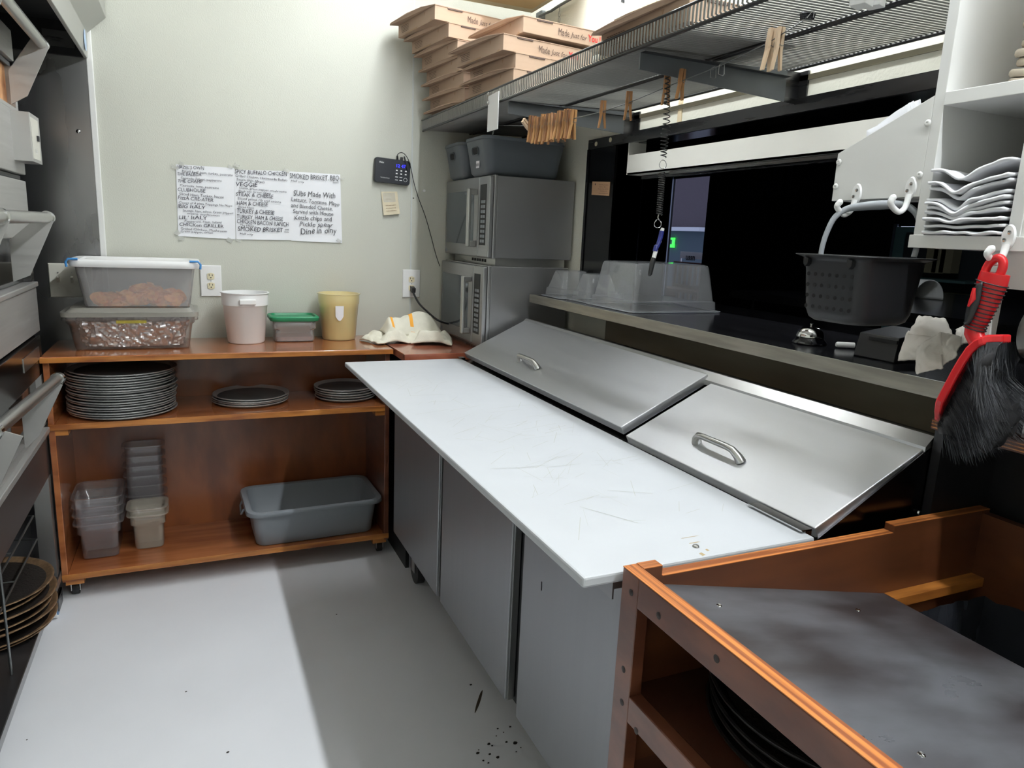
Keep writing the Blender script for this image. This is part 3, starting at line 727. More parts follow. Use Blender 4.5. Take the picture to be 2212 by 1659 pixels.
# plug and cord
g = G(); g.obox((0.952, YB - 0.028, 1.150), 0.02, 0.034, 0.024, RX(0.25))
t = thing('power_cord', 'black power cord plugged into the outlet nearest the microwaves', 'cord', (0.952, YB - 0.02, 1.15))
g.build('plug', M_BLACK, t, bevel=0.004)
A = at('y', 3.26, 892, 630); B = at('y', 3.24, 905, 655); C_ = at('y', 3.2, 925, 675); D_ = at('y', 3.15, 948, 693)
g = G(); g.tube(smooth_path([(0.952, YB - 0.042, 1.148), A, B, C_, D_, D_ + Vector((0.07, 0.02, -0.02))]), 0.0045, 10); g.build('cable', M_BLACK, t, smooth=60)

# menus
def wp(x, y, d=0.004): return at('y', YB - d, x, y)
def paper_sheet(name, lab, corners, lines, cx0, cy0, sc, ink, group):
    t = thing(name, lab, 'sign', wp(*corners[0]), group)
    tl, tr, br, bl = [wp(*c, 0.003) for c in corners]
    def f(u, v):
        p = (tl * (1 - u) + tr * u) * (1 - v) + (bl * (1 - u) + br * u) * v
        q = -0.0012 * abs(noise.noise(Vector((u * 3, v * 3, cx0)))) - (0.003 * max(0, v - 0.93) / 0.07 * math.sin(u * PI) if name else 0)
        return p + Vector((0, q, 0))
    g = G(); g.grid(f, 14, 18); g.build('sheet', M_PAPER, t, smooth=80)
    g = G()
    for s, (xa, ya), (xb, yb), h in lines:
        P, Q = wp(cx0 + xa / sc, cy0 + ya / sc, 0.0078), wp(cx0 + xb / sc, cy0 + yb / sc, 0.0078)
        # letters wander a little like handwriting
        d = Q - P; up = Vector((0, 0, 1)); mpp = 0.00228
        g.text(s, P, d, up, h / sc * mpp * 1.38, width=d.length, wob=True)
    g.build('handwriting', ink, t)
    return t
L1 = [("HAZEL'S OWN", (178, 190), (635, 208), 45), ("Roast beef, ham, turkey, pastrami", (265, 250), (1125, 325), 34), ("THE BALBOA", (180, 300), (595, 325), 45), ("Capicola, Salami, pepperoni", (240, 362), (935, 418), 30), ("THE CHAMP", (190, 425), (615, 440), 45), ("Capicola, ham, pastrami", (230, 490), (885, 540), 30), ("CLUBHOUSE", (190, 575), (660, 600), 50), ("Sliced Ham, Turkey, bacon", (220, 640), (975, 700), 38), ("FizzA CRE-ATER", (200, 715), (800, 755), 50), ("Choice of 4 pizza Toppings No Mayo", (210, 785), (1120, 845), 32), ("BIG ItALY", (205, 855), (660, 880), 50), ("Sausage, ham, salami, Green peppers", (275, 920), (1140, 970), 32), ("onions, mushrooms", (350, 970), (905, 1010), 30), ("LIL' ItALY", (215, 1045), (690, 1065), 52), ("Pepperoni, Ham, Salami", (310, 1105), (940, 1130), 32), ("CHICKen GRILLER", (215, 1170), (975, 1200), 50), ("Grilled Chicken, Mushroom", (240, 1230), (1030, 1280), 32), ("Green pepper, onion", (240, 1275), (790, 1302), 30)]
L2 = [("SPICY BUFFALO CHICKEN", (1165, 275), (2050, 315), 58), ("Grilled Chicken, Homemade Buffalo", (1175, 330), (2060, 410), 34), ("Sauce (No Mayo)", (1195, 390), (1670, 440), 34), ("VEGGIE", (1180, 490), (1550, 500), 62), ("Onion, green pepper, mushrooms", (1240, 535), (2045, 605), 30), ("Black and Green ollives", (1230, 585), (1780, 630), 26), ("STEAK & CHEESE", (1185, 655), (1820, 700), 55), ("Sliced prime rib and onions", (1215, 715), (1955, 780), 32), ("HAM & CHEESE", (1200, 810), (1730, 835), 58), ("Sliced Ham", (1215, 860), (1490, 875), 28), ("TURKEY & CHEESE", (1200, 950), (1840, 980), 66), ("TURKEY, HAM & CHEESE", (1200, 1040), (1990, 1085), 58), ("CHICKEN BACON RANCH", (1200, 1125), (2080, 1180), 62), ("No Mayo", (1260, 1165), (1490, 1185), 26), ("SMOKED BRISKET", (1220, 1255), (1990, 1275), 66), ("with", (2015, 1240), (2085, 1245), 24), ("cheese", (2005, 1280), (2085, 1283), 22), ("Half only", (1255, 1315), (1475, 1330), 30)]
L3 = [("SMOKED BRISKET, BBQ", (255, 245), (1290, 300), 92), ("Half only", (290, 310), (555, 345), 34), ("Sauce", (1165, 350), (1280, 355), 34), ("SUbs Made With", (335, 615), (1210, 660), 105), ("Lettuce, Tomatoe, Mayo", (290, 725), (1300, 830), 78), ("and Blended Cheese.", (285, 850), (1160, 930), 74), ("Served with House", (325, 975), (1175, 1040), 80), ("Kettle chips and", (355, 1120), (1140, 1150), 86), ("Pickle spear", (470, 1250), (1160, 1270), 82), ("Dine in olny", (490, 1420), (1240, 1400), 115)]
paper_sheet('menu_sheet', "handwritten menu sheet headed HAZEL'S OWN, leftmost of the three taped sheets", [(380, 355), (506, 363), (509, 517), (385, 510)], L1, 360, 340, 7.9, M_INK, 'handwritten menu sheets taped to the back wall')
paper_sheet('menu_sheet', 'handwritten menu sheet headed SPICY BUFFALO CHICKEN, middle of the three', [(506, 366), (625, 370), (629, 519), (510, 517)], L2, 360, 340, 7.9, M_INK, 'handwritten menu sheets taped to the back wall')
paper_sheet('menu_sheet', 'handwritten sheet reading SUbs Made With, rightmost of the three taped sheets', [(625, 370), (735, 377), (739, 525), (629, 520)], L3, 600, 360, 9.756, M_INKG, 'handwritten menu sheets taped to the back wall')
TP = [((370, 358), (386, 365), 0.4), ((388, 350), (398, 358), 0.2), ((492, 357), (503, 363), 0.4), ((505, 354), (517, 361), 0.5), ((378, 498), (388, 508), 0.9), ((386, 511), (398, 519), 0.2), ((490, 515), (503, 523), 0.5), ((510, 517), (520, 522), 0.3), ((612, 365), (626, 372), 0.4), ((733, 383), (743, 388), 0.2), ((727, 517), (737, 523), 0.6)]
TL = ['beside the top left corner of the left menu', 'above the left menu title', 'at the top right of the left menu', 'at the top left of the middle menu', 'beside the bottom left of the left menu', 'under the bottom left of the left menu', 'under the bottom right of the left menu', 'under the bottom left of the middle menu', 'where the middle and right sheets meet at the top', 'at the right edge of the right sheet top', 'at the bottom right of the right sheet']
for (a, b, r), tl_ in zip(TP, TL):
    P, Q = wp(*a, 0.008), wp(*b, 0.008); c = (P + Q) / 2
    g = G(); g.obox(c, abs(Q.x - P.x) * 1.0, 0.0006, abs(P.z - Q.z) * 1.1, RY(r)); o = g.build('tape_strip', M_TAPE)
    tag(o, 'piece of clear tape ' + tl_, 'tape', 'tape on the menu sheets')

# black timer / alarm box
a, b = wp(808, 345, .02), wp(886, 399, .02)
w_, h_ = b.x - a.x - 0.003, 0.108; cx, cz = (a.x + b.x) / 2, (a.z + b.z) / 2 + 0.004
T = Matrix.Translation((cx, YB - 0.004, cz)) @ Matrix.Rotation(0.045, 4, 'Y')
t = thing('kitchen_timer', 'black rectangular timer with blue display on the back wall', 'timer', (cx, YB, cz))
g = G(); R_ = [Vector((v.x, 0, v.y)) for v in g.rrect(w_, h_, 0.012, 0)]; R2 = [Vector((v.x * .97, -0.024, v.z * .96)) for v in R_]
g.loft([R_, [v + Vector((0, -0.019, 0)) for v in R_], R2]); g.xf(T); g.build('case', mat('timer_black', (22, 26, 34), 0.35), t, smooth=40)
def tt(name, m, fn):
    g = G(); fn(g); g.xf(T); return g.build(name, m, t)
Y_ = -0.0247
tt('display', M_LED, lambda g: [g.text(':', (0.022, Y_, 0.022), (1, 0, 0), (0, 0, 1), 0.02)] + [g.text('12 47', (0.016, Y_, 0.020), (1, 0, 0), (0, 0, 1), 0.02, width=0.042)])
def keys(g):
    for r in range(2):
        for c in range(3): g.box(0.014 + c * 0.021, 0.022 + c * 0.021, Y_ - 0.0003, Y_, 0.004 - r * 0.014, 0.009 - r * 0.014)
    for r in range(2):
        for c in range(2): g.box(0.012 + c * 0.020, 0.025 + c * 0.020, Y_ - 0.0003, Y_, -0.024 - r * 0.013, -0.021 - r * 0.013)
    g.text('Welux', (-0.064, Y_, 0.030), (1, 0, 0), (0, 0, 1), 0.012, width=0.022, bold=0.02)
    g.text('The Kitchen Partner', (-0.055, Y_, -0.034), (1, 0, 0), (0, 0, 1), 0.008, width=0.042)
tt('key_print', M_WHITEPL, keys)
g = G(); g.tube([(0.060 + 0.008 * math.cos(k * PI / 10), Y_, -0.031 + 0.008 * math.sin(k * PI / 10)) for k in range(20)], 0.0008, 5, closed=True); g.xf(T); g.build('round_key', M_WHITEPL, t)
g = G(); g.obox((0.058, -0.028, 0.040), 0.006, 0.008, 0.066, RY(-0.33)); g.obox((0.040, -0.014, 0.060), 0.012, 0.012, 0.014); g.xf(T); g.build('antenna', M_BLACK, t, bevel=0.002)
g = G(); pts = [wp(859, 346, .016), wp(858, 336, .02), wp(864, 330, .02), wp(873, 332, .03), wp(882, 345, .035), wp(888, 365, .03), wp(893, 390, .02), wp(903, 425, .015), wp(918, 465, .012), wp(931, 510, .012), wp(941, 548, .02), wp(950, 575, .05)]
g.tube(smooth_path(pts), 0.0018, 8); tag(g.build('timer_cable', M_WIREB, smooth=60), 'thin black cable running from the timer down behind the microwaves', 'cable')
g = G(); g.tube([wp(859, 346, .016), wp(858, 337, .019)], 0.004, 8); o = g.build('timer_plug', M_BLACK, t, smooth=60)
# note under timer
c = [wp(823, 414), wp(858, 414), wp(863, 462), wp(828, 465)]
t = thing('paper_note', 'small aged paper note under clear tape below the timer', 'note', c[0])
def f(u, v):
    p = (c[0] * (1 - u) + c[1] * u) * (1 - v) + (c[3] * (1 - u) + c[2] * u) * v
    return p + Vector((0, -0.001 - 0.010 * v * v - 0.002 * abs(noise.noise(Vector((u * 4, v * 5, 1)))), 0))
g = G(); g.grid(f, 10, 12); g.build('paper', M_NOTE, t, smooth=80)
g = G(); g.grid(lambda u, v: Vector(f(0.08 + u * .75, 0.05 + v * .4)) + Vector((0, -0.0015 - 0.002 * abs(noise.noise(Vector((u * 6, v * 6, 4)))), 0)), 12, 10); g.build('tape', M_TAPE, t, smooth=80)
g = G()
for r, s in enumerate(('keep', 'before closing', 'turn down')):
    g.text(s, Vector(f(0.18, 0.58 + r * .13)) + Vector((0, -0.003, 0)), (1, 0, 0), (0, 0, 1), 0.012, width=0.05)
g.bm.clear()
for r in range(3):
    for k in range(7): p = Vector(f(0.18 + k * .09, 0.6 + r * .12)); g.box(p.x, p.x + 0.005, p.y - 0.003, p.y - 0.0025, p.z, p.z + 0.0022)
g.build('faint_writing', mat('faded_ink', (150, 130, 108), 0.8), t)
g = G(); p = wp(916, 412, .001); g.cyl((p.x, YB - 0.006, p.z), (p.x, YB, p.z), 0.006, 14); struct('trim_11', g, M_WHITEPL)
g = G(); p = wp(893, 428, .001); g.cyl((p.x, YB - 0.004, p.z), (p.x, YB, p.z), 0.003, 10); struct('trim_12', g, M_BLACK)

# ================================================================== refrigerated prep table
TX0, TXB, TY0, TY1 = 0.72, 1.42, 0.862, 2.70
pt = thing('prep_table', 'stainless refrigerated sandwich prep table with white cutting board and two lids', 'prep table', (1.05, 1.78, 0))
g = G(); g.box(TX0 + 0.03, TXB, TY0, TY1, 0.20, 0.885); g.build('body', M_STEELV, pt)
g = G(); g.box(TX0 + 0.016, TX0 + 0.03, TY0, TY1, 0.205, 0.885); g.build('door_gasket_frame', M_BLACK, pt)
doors = [(2.664, 2.100), (2.062, 1.516), (1.446, 0.880)]
for k, (y1, y0) in enumerate(doors):
    g = G(); g.box(TX0 - 0.012, TX0 + 0.016, y0, y1, 0.215, 0.872); d = g.build('door', M_DOOR, pt, bevel=0.003)
    g = G(); g.box(TX0 - 0.004, TX0 + 0.012, y0 - 0.004, y0, 0.215, 0.872); g.build('door_edge', M_SATIN, d)
g = G(); g.obox((TX0 - 0.0125, at('x', TX0 - .012, 1170, 1266).y, at('x', TX0 - .012, 1170, 1266).z), 0.0006, 0.003, 0.022); g.build('scratch_mark', M_BLACKM, pt)
g = G(); g.box(0.58, TXB, TY0, TY1, 0.885, 0.899); g.box(0.58, 0.583, TY0, TY1, 0.868, 0.885); g.build('top_rail', M_STEELY, pt)
# cutting board
g = G(); g.box(0.519, 0.990, 0.850, 2.694, 0.902, 0.920); bd = g.build('cutting_board', M_BOARD, pt, bevel=0.004)
g = G()
for k in range(130):
    yy = random.uniform(1.0, 2.45); xx = random.uniform(0.60, 0.94)
    if random.random() < 0.5: yy = random.gauss(1.5, 0.22)
    L = random.uniform(0.02, 0.12); a = random.gauss(0.5, 0.7); w_ = random.uniform(0.0002, 0.0006)
    dx, dy = math.cos(a) * L / 2, math.sin(a) * L / 2
    nx, ny = -dy / L * 2 * w_, dx / L * 2 * w_
    x0_, x1_, y0_, y1_ = xx - dx, xx + dx, yy - dy, yy + dy
    if min(x0_, x1_) < 0.525 or max(x0_, x1_) > 0.985: continue
    g.quad((x0_ - nx, y0_ - ny, 0.9203), (x1_ - nx, y1_ - ny, 0.9203), (x1_ + nx, y1_ + ny, 0.9203), (x0_ + nx, y0_ + ny, 0.9203))
g.build('knife_marks', M_SCR, bd, kind='stuff')
g = G()
q = at('z', 0.921, 1503, 1180); g.lathe([(0.006, 0), (0.005, 0.002), (0, 0.003)], q, 14); g.build('rivet', M_SATIN, bd)
for (x, y, sx, sy) in ((1517, 1197, .004, .006), (1528, 1188, .003, .004), (1500, 1172, .012, .0015), (1490, 1160, .02, .001)):
    g = G(); q = at('z', 0.9203, x, y); g.quad(q + Vector((-sx, -sy, 0)), q + Vector((sx, -sy * .6, 0)), q + Vector((sx * .7, sy, 0)), q + Vector((-sx * .8, sy * .7, 0))); g.build('stain', M_STAIN, bd)
# board clips
for y0, y1 in ((0.868, 1.005), (2.668, 2.70)):
    g = G(); g.box(0.985, 1.000, y0, y1, 0.9, 0.926); g.box(0.975, 1.000, y0, y1, 0.924, 0.927); g.build('board_clip', M_CHROME, pt)
# hood body under the lids (wedge) and the back rail
g = G(); g.prism([(1.012, 0.899), (1.285, 0.899), (1.285, 1.040), (1.012, 0.905)], 'y', TY0 + 0.02, TY1 - 0.005); g.build('pan_well', M_STEELD, pt)
g = G(); g.prism([(1.262, 1.046), (1.300, 1.062), (1.300, 1.078), (1.283, 1.080), (1.262, 1.060)], 'y', TY0, TY1 + 0.01); g.build('hinge_rail', M_SATIN, pt)
g = G(); g.box(1.285, TXB, TY0, TY1, 0.899, 1.050); g.build('back_cover', M_STEELD, pt)
g = G(); g.extr([(0.995, TY0, 0.899), (1.42, TY0, 0.899), (1.42, TY0, 1.045), (1.285, TY0, 1.06), (1.27, TY0, 1.055)], (0, 0.006, 0)); g.build('side_panel', mat('side_panel_steel', (70, 68, 70), 0.22, metal=1.0, vscale=(2, 2, 2), rvar=0.04), pt)
q = at('y', TY0 - .003, 1985, 1107); g = G(); g.lathe([(0.005, 0), (0.004, 0.003), (0, 0.004)], q, 14, axis=(0, -1, 0)); g.build('rivet', M_CHROME, pt)
# lids
sl = math.atan2(1.062 - 0.932, 1.270 - 1.004); LL = math.hypot(1.062 - 0.932, 1.270 - 1.004)
def lid(y0, y1, dz, hy):
    g = G(); n = Vector((-math.sin(sl), 0, math.cos(sl))); e = Vector((math.cos(sl), 0, math.sin(sl)))
    o = Vector((1.004, 0, 0.932 + dz))
    P = [o, o + e * LL, o + e * LL - n * 0.024, o - n * 0.024]
    g.loft([[p + Vector((0, y0, 0)) for p in P], [p + Vector((0, y1, 0)) for p in P]])
    ld = g.build('lid', M_LID, pt, bevel=0.002)
    g = G(); c = o + e * 0.075 + Vector((0, hy, 0)); h = 0.075
    pts = [c + Vector((0, -h, 0)), c + Vector((0, -h + 0.004, 0)) + n * 0.012, c + Vector((0, -h + 0.018, 0)) + n * 0.026, c + Vector((0, -h + 0.035, 0)) + n * 0.028, c + Vector((0, h - 0.035, 0)) + n * 0.028, c + Vector((0, h - 0.018, 0)) + n * 0.026, c + Vector((0, h - 0.004, 0)) + n * 0.012, c + Vector((0, h, 0))]
    g.tube(pts, [0.012, 0.010, 0.008, 0.0075, 0.0075, 0.008, 0.010, 0.012], 12); g.build('handle', M_SATIN, ld, smooth=60)
lid(1.512, 2.695, 0.012, 2.225)
lid(0.866, 1.488, -0.004, 1.215)
for x in (0.80, 1.36):
    for y in (0.95, 2.615):
        g = G(); g.cyl((x - 0.016, y, 0.055), (x + 0.016, y, 0.055), 0.055, 28); c = g.build('caster', M_BLACK, pt, smooth=40)
        g = G(); g.box(x - 0.022, x - 0.018, y - 0.02, y + 0.02, 0.05, 0.18); g.box(x + 0.018, x + 0.022, y - 0.02, y + 0.02, 0.05, 0.18); g.box(x - 0.03, x + 0.03, y - 0.03, y + 0.03, 0.175, 0.20); g.build('fork', M_SATIN, c)

# ================================================================== pass-through counter
pc = thing('pass_through_counter', 'glossy black pass-through counter with metal edge under the opening', 'counter', (1.6, 1.6, 1.15))
g = G(); g.box(1.306, 1.98, 0.46, 2.716, 1.150, 1.180); g.build('slab', M_COUNTER, pc)
g = G(); g.box(1.298, 1.306, 0.84, 2.718, 1.148, 1.182); g.build('metal_edge', mat('worn_metal_edge', (176, 172, 160), 0.4, metal=0.8, var=0.25, vscale=(60, 6, 60)), pc, bevel=0.001)
g = G(); g.box(1.306, XW, 2.712, 2.718, 1.148, 1.181); g.build('end_edge', MATS['worn_metal_edge'], pc)


# ================================================================== microwaves
MZ0 = CT
def microwave(x0, x1, y0, y1, z0, z1, lab, feet=0.02):
    t = thing('microwave', lab, 'microwave', ((x0 + x1) / 2, (y0 + y1) / 2, z0), 'commercial microwaves stacked in the corner')
    zb = z0 + feet
    g = G(); g.box(x0 + 0.035, x1, y0, y1, zb, z1); g.build('casing', M_STEELD if False else mat('mw_casing' + lab[:5], (150, 150, 152), 0.42, metal=0.7, vscale=(3, 200, 60), rvar=0.02), t, bevel=0.003)
    g = G(); g.box(x0 + 0.02, x0 + 0.036, y0 - 0.004, y1 + 0.004, zb - 0.004, z1 + 0.003); g.build('front_frame', M_STEELY, t, bevel=0.004)
    yd = y0 + 0.115           # boundary between door and key panel
    g = G(); g.box(x0, x0 + 0.02, yd, y1, zb, z1 - 0.002); d = g.build('door', M_STEELY, t, bevel=0.005)
    g = G(); g.box(x0 - 0.0015, x0, yd + 0.055, y1 - 0.025, zb + 0.05, z1 - 0.055); g.build('window', M_MWGLASS, d)
    g = G(); g.box(x0, x0 + 0.02, y0, yd - 0.003, zb, z1 - 0.002); pnl = g.build('control_panel', M_STEELY, t, bevel=0.005)
    g = G(); g.box(x0 - 0.0015, x0, y0 + 0.03, yd - 0.02, zb + 0.05, z1 - 0.035); kp = g.build('keypad', M_BLACK, pnl)
    g = G()
    for k in range(9):
        zz = zb + 0.06 + k * (z1 - zb - 0.15) / 9.0
        for c in range(2): g.box(x0 - 0.0025, x0 - 0.0015, y0 + 0.036 + c * 0.025, y0 + 0.057 + c * 0.025, zz, zz + 0.012)
    g.build('keys', M_GREY, pnl)
    g = G(); yh = yd + 0.028; zc0, zc1 = zb + 0.04, z1 - 0.05
    g.box(x0 - 0.040, x0 - 0.026, yh - 0.013, yh + 0.013, zc0, zc1); g.box(x0 - 0.030, x0, yh - 0.011, yh + 0.011, zc0, zc0 + 0.025); g.box(x0 - 0.030, x0, yh - 0.011, yh + 0.011, zc1 - 0.025, zc1)
    g.build('handle', M_SATIN, d, bevel=0.004)
    g = G(); g.box(x0 - 0.001, x0, y1 - 0.035, y1 - 0.008, zb + 0.008, zb + 0.024); g.build('badge', M_GREY, d)
    g = G(); g.box(x0 + 0.045, x1 - 0.02, y0 + 0.02, y1 - 0.02, z0, zb); f_ = g.build('base_plate', M_SATIN, t)
    g = G()
    for k in range(6): g.box(x0 + 0.0435, x0 + 0.045, y0 + 0.12 + k * 0.03, y0 + 0.14 + k * 0.03, z0 + feet * .35, z0 + feet * .7)
    g.build('vent_slots', M_BLACKM, f_)
    return t
microwave(1.095, 1.492, 2.745, 3.285, MZ0, 1.292, 'lower of two stacked stainless microwaves, standing on the corner counter')
microwave(1.110, 1.500, 2.745, 3.285, 1.292, 1.655, 'upper of two stacked stainless microwaves, with grey bins on top', feet=0.034)

# bins on the microwaves
def bin_(cx, cy, w, d, h, z, rot, lab, m, sticker):
    t = thing('storage_bin', lab, 'bin', (cx, cy, z), 'grey handled bins on the microwaves')
    g = G(); g.tub([(w * .86 - 0.02, d * .80 - .02, 0.02, z + 0.001), (w * .87, d * .82, 0.03, z + 0.012), (w * .93, d * .92, 0.035, z + h * .6), (w * 0.985, d * .985, 0.035, z + h), (w, d, 0.04, z + h + 0.003), (w, d, 0.04, z + h - 0.008)])
    T = Matrix.Translation((cx, cy, 0)) @ Matrix.Rotation(rot, 4, 'Z')
    g.xf(T); g.build('body', m, t, smooth=50, solid=0.004)
    # grip hole in the end facing the room
    def endx(q): return -w / 2 * (0.865 + 0.12 * q)
    g = G(); pts = []
    hz = h * 0.66; hw, hh = 0.030, 0.012
    for cy_, a0 in ((hw - hh, -PI / 2), (-hw + hh, PI / 2)):
        for k in range(9):
            a = a0 + PI * k / 8; pts.append((endx((hz + math.sin(a) * hh) / h) - 0.0035, cy_ + math.cos(a) * hh, z + hz + math.sin(a) * hh))
    g.extr(pts, (0.002, 0, 0)); g.xf(T); g.build('grip_hole', M_BLACKM, t)
    g = G(); g.tube([(p[0] - 0.001, p[1] * 1.12, z + hz + (p[2] - z - hz) * 1.3) for p in pts], 0.002, 6, closed=True); g.xf(T); g.build('grip_rim', m, t, smooth=60)
    if sticker:
        g = G(); q = h * 0.30; x_ = endx(q / h) - 0.004; g.box(x_, x_ + 0.001, -0.028, 0.006, z + q - 0.014, z + q + 0.014); g.xf(T); s_ = g.build('sticker', M_PAPER, t)
        g = G(); g.text('$3.50', (x_ - 0.0006, 0.004, z + q - 0.006), (0, -1, 0), (0, 0, 1), 0.014, width=0.026, bold=0.02); g.xf(T); g.build('sticker_print', M_INK, s_)
    return t
bin_(1.27, 2.87, 0.375, 0.235, 0.145, 1.657, 0.03, 'grey plastic bin with price sticker, nearer the shelf front on the upper microwave', M_GREYD, True)
bin_(1.27, 3.145, 0.375, 0.235, 0.145, 1.657, -0.02, 'grey plastic bin without sticker, behind the other bin against the back wall', M_GREYD, False)

# clear pans upside down on the counter
def upturned(x, y, w, d, h, rot, lab):
    t = thing('clear_pan', lab, 'container', (x, y, 1.18), 'clear pans upside down on the pass-through counter')
    g = G(); z = 1.1815
    S = [(w + 0.03, d + 0.03, 0.025, z), (w + 0.03, d + 0.03, 0.025, z + 0.004), (w + 0.004, d + 0.004, 0.02, z + 0.006), (w, d, 0.02, z + 0.035), (w - 0.012, d - 0.012, 0.02, z + 0.038), (w - 0.045, d - 0.045, 0.022, z + h - 0.012), (w - 0.055, d - 0.055, 0.018, z + h - 0.003), (w - 0.075, d - 0.075, 0.012, z + h)]
    g.loft([g.rrect(*q) for q in S], cap0=False, cap1=True)
    g.xf(Matrix.Translation((x, y, 0)) @ Matrix.Rotation(rot, 4, 'Z')); g.build('shell', M_CLEAR, t, smooth=40)
    g = G(); g.tube([Vector(q) for q in g.rrect(w + 0.032, d + 0.032, 0.026, z + 0.002)], 0.002, 6, closed=True); g.xf(Matrix.Translation((x, y, 0)) @ Matrix.Rotation(rot, 4, 'Z')); g.build('rim', clear('clear_rim', (225, 228, 235), 0.5, 0.2), t, smooth=60)
    return t
upturned(1.425, 2.60, 0.155, 0.155, 0.110, 0.0, 'small clear pan upside down at the far end of the counter by the microwaves')
upturned(1.445, 2.425, 0.145, 0.135, 0.108, 0.0, 'small clear pan upside down, between the other small pan and the large one')
upturned(1.545, 2.185, 0.36, 0.29, 0.165, 0.0, 'large clear food pan upside down on the black counter')

# kraft sticker on the polished jamb
t = thing('address_sticker', 'small kraft address label stuck on the polished window jamb', 'sticker', at('x', XW - 0.0125, 1297, 406))
P = [at('x', XW - 0.0115, *q) for q in ((1280, 392), (1318, 393), (1316, 423), (1278, 421))]
g = G(); g.extr(P, (-0.0008, 0, 0)); g.build('label', M_KRAFT, t)
g = G()
for k, (s, xa, xb) in enumerate((('Old Downtown', 1294, 1314), ('139 N. 10th C', 1294, 1312), ('Noble Ga. 30702', 1292, 1314), ('770-536-1121', 1296, 1311), ('www.oldtown.com', 1293, 1313))):
    a_, b2 = at('x', XW - 0.0128, xa, 400 + k * 4.6), at('x', XW - 0.0128, xb, 400.5 + k * 4.6)
    g.text(s, a_, b2 - a_, (0, 0, 1), 0.0055, width=(b2 - a_).length)
p = at('x', XW - 0.0128, 1286, 398); g.lathe([(0.004, 0), (0, 0.0005)], p, 8, axis=(-1, 0, 0))
g.build('print', M_PRINT, t)

# white valance box in the opening
vx = 1.516
a, b, c, d = at('x', vx, 1358, 337), at('x', vx, 1358, 379), at('x', vx, 1900, 316), at('x', vx, 1860, 258)
t = thing('window_valance', 'white shutter valance box hanging in the dark opening', 'valance', (vx, 2.0, 1.70))
VZ0, VZ1 = (b.z + at('x', vx, 1806, 327).z) / 2, (a.z + d.z) / 2
VY1 = a.y
g = G(); g.box(vx, vx + 0.006, OP_Y0 - 0.2, VY1, VZ0, VZ1); g.box(vx, vx + 0.075, OP_Y0 - 0.2, VY1, VZ0, VZ0 + 0.006); g.build('front_board', mat('valance_white', (232, 230, 222), 0.5), t)
g = G(); g.extr([(vx, VY1, VZ0), (vx + 0.075, VY1, VZ0), (vx + 0.075, VY1, VZ1 + 0.06), (vx, VY1, VZ1 + 0.06)], (0, 0.006, 0)); g.build('end_cap', MATS['valance_white'], t)
g = G(); g.box(vx + 0.01, vx + 0.03, OP_Y0 - 0.2, VY1 - 0.25, VZ0 - 0.012, VZ0 - 0.002); g.box(vx + 0.05, vx + 0.065, OP_Y0 - 0.2, VY1 - 0.02, VZ0 - 0.014, VZ0 - 0.002); g.build('track', M_STEELD, t)
g = G(); g.box(vx + 0.04, vx + 0.07, VY1 - 0.05, VY1, VZ1 + 0.06, OP_Z1 - 0.005); g.build('hanger', M_BLACKG, t)

# ================================================================== wire shelf
def sz(x): return 1.872 + (x - 0.99) * 0.036     # the rack rises a little toward the wall
WS = thing('wire_shelf', 'long black wire shelf with upturned lip above the prep table', 'shelf', (1.24, 2.1, 1.87))
SY0, SY1, SMID = 0.918, 3.285, 2.36
g = G(); ys = []
y = SY0
while y < SY1:
    ys.append(y); y += 0.0127
for y in ys:
    g.tube([(0.988, y, 1.912), (0.988, y, sz(0.99) + 0.002), (0.995, y, sz(0.995)), (1.495, y, sz(1.495))], 0.0024, 6)
g.build('rods', mat('shelf_wire', (150, 150, 147), 0.4, metal=0.5), WS, smooth=60, kind='stuff')
for nm, x, z, r, y0 in (('lip_rail', 0.986, 1.913, 0.0035, SY0), ('front_rail', 0.992, sz(0.99) - 0.004, 0.0045, SY0), ('middle_rail', 1.22, sz(1.22) - 0.0055, 0.0042, SY0), ('middle_rail', 1.235, sz(1.235) - 0.0055, 0.003, SY0), ('rear_rail', 1.49, sz(1.49) - 0.0055, 0.0045, SY0)):
    g = G(); g.cyl((x, y0, z), (x, SY1, z), r, 8); g.build(nm, M_WIREB, WS, smooth=60)
g = G(); g.extr([(1.0, SMID, sz(1.0) + 0.0045), (1.49, SMID, sz(1.49) + 0.0045), (1.49, SY1, sz(1.49) + 0.0045), (1.0, SY1, sz(1.0) + 0.0045)], (0, 0, 0.0015)); g.build('shade_sheet', mat('painted_box_shade', (30, 32, 38), 0.5), WS)  # dark sheet added to stand in for the shade under the boxes
def bracket(y, lab, fz):
    t = thing('shelf_bracket', lab, 'bracket', (1.5, y, 1.85), 'steel brackets under the wire shelf')
    g = G(); z_ = lambda x: sz(x) - 0.012
    g.extr([(1.0, y, z_(1.0)), (1.46, y, z_(1.46)), (1.46, y, fz), (1.0, y, z_(1.0) - 0.038)], (0, 0.004, 0)); g.build('gusset', mat('gusset_steel' + lab[:4], (104, 108, 112), 0.4, metal=0.6), t)
    g = G(); g.extr([(1.46, y, fz), (XW - 0.001, y, fz - 0.004), (XW - 0.001, y, z_(1.5)), (1.46, y, z_(1.46))], (0, 0.004, 0)); g.build('wall_arm', M_STEELD, t)
    g = G(); g.box(XW - 0.006, XW - 0.001, y - 0.03, y + 0.03, fz - 0.006, z_(1.5)); g.build('wall_flange', M_STEELD, t)
    g = G(); g.box(1.0, 1.46, y - 0.018, y, fz if False else z_(1.0) - 0.001, z_(1.0)); g.build('top_flange', M_STEELD, t)
bracket(2.33, 'far dark steel bracket under the wire shelf above the microwaves', 1.80)
bracket(1.545, 'nearer dark steel bracket under the wire shelf with a pale pin before it', 1.80)

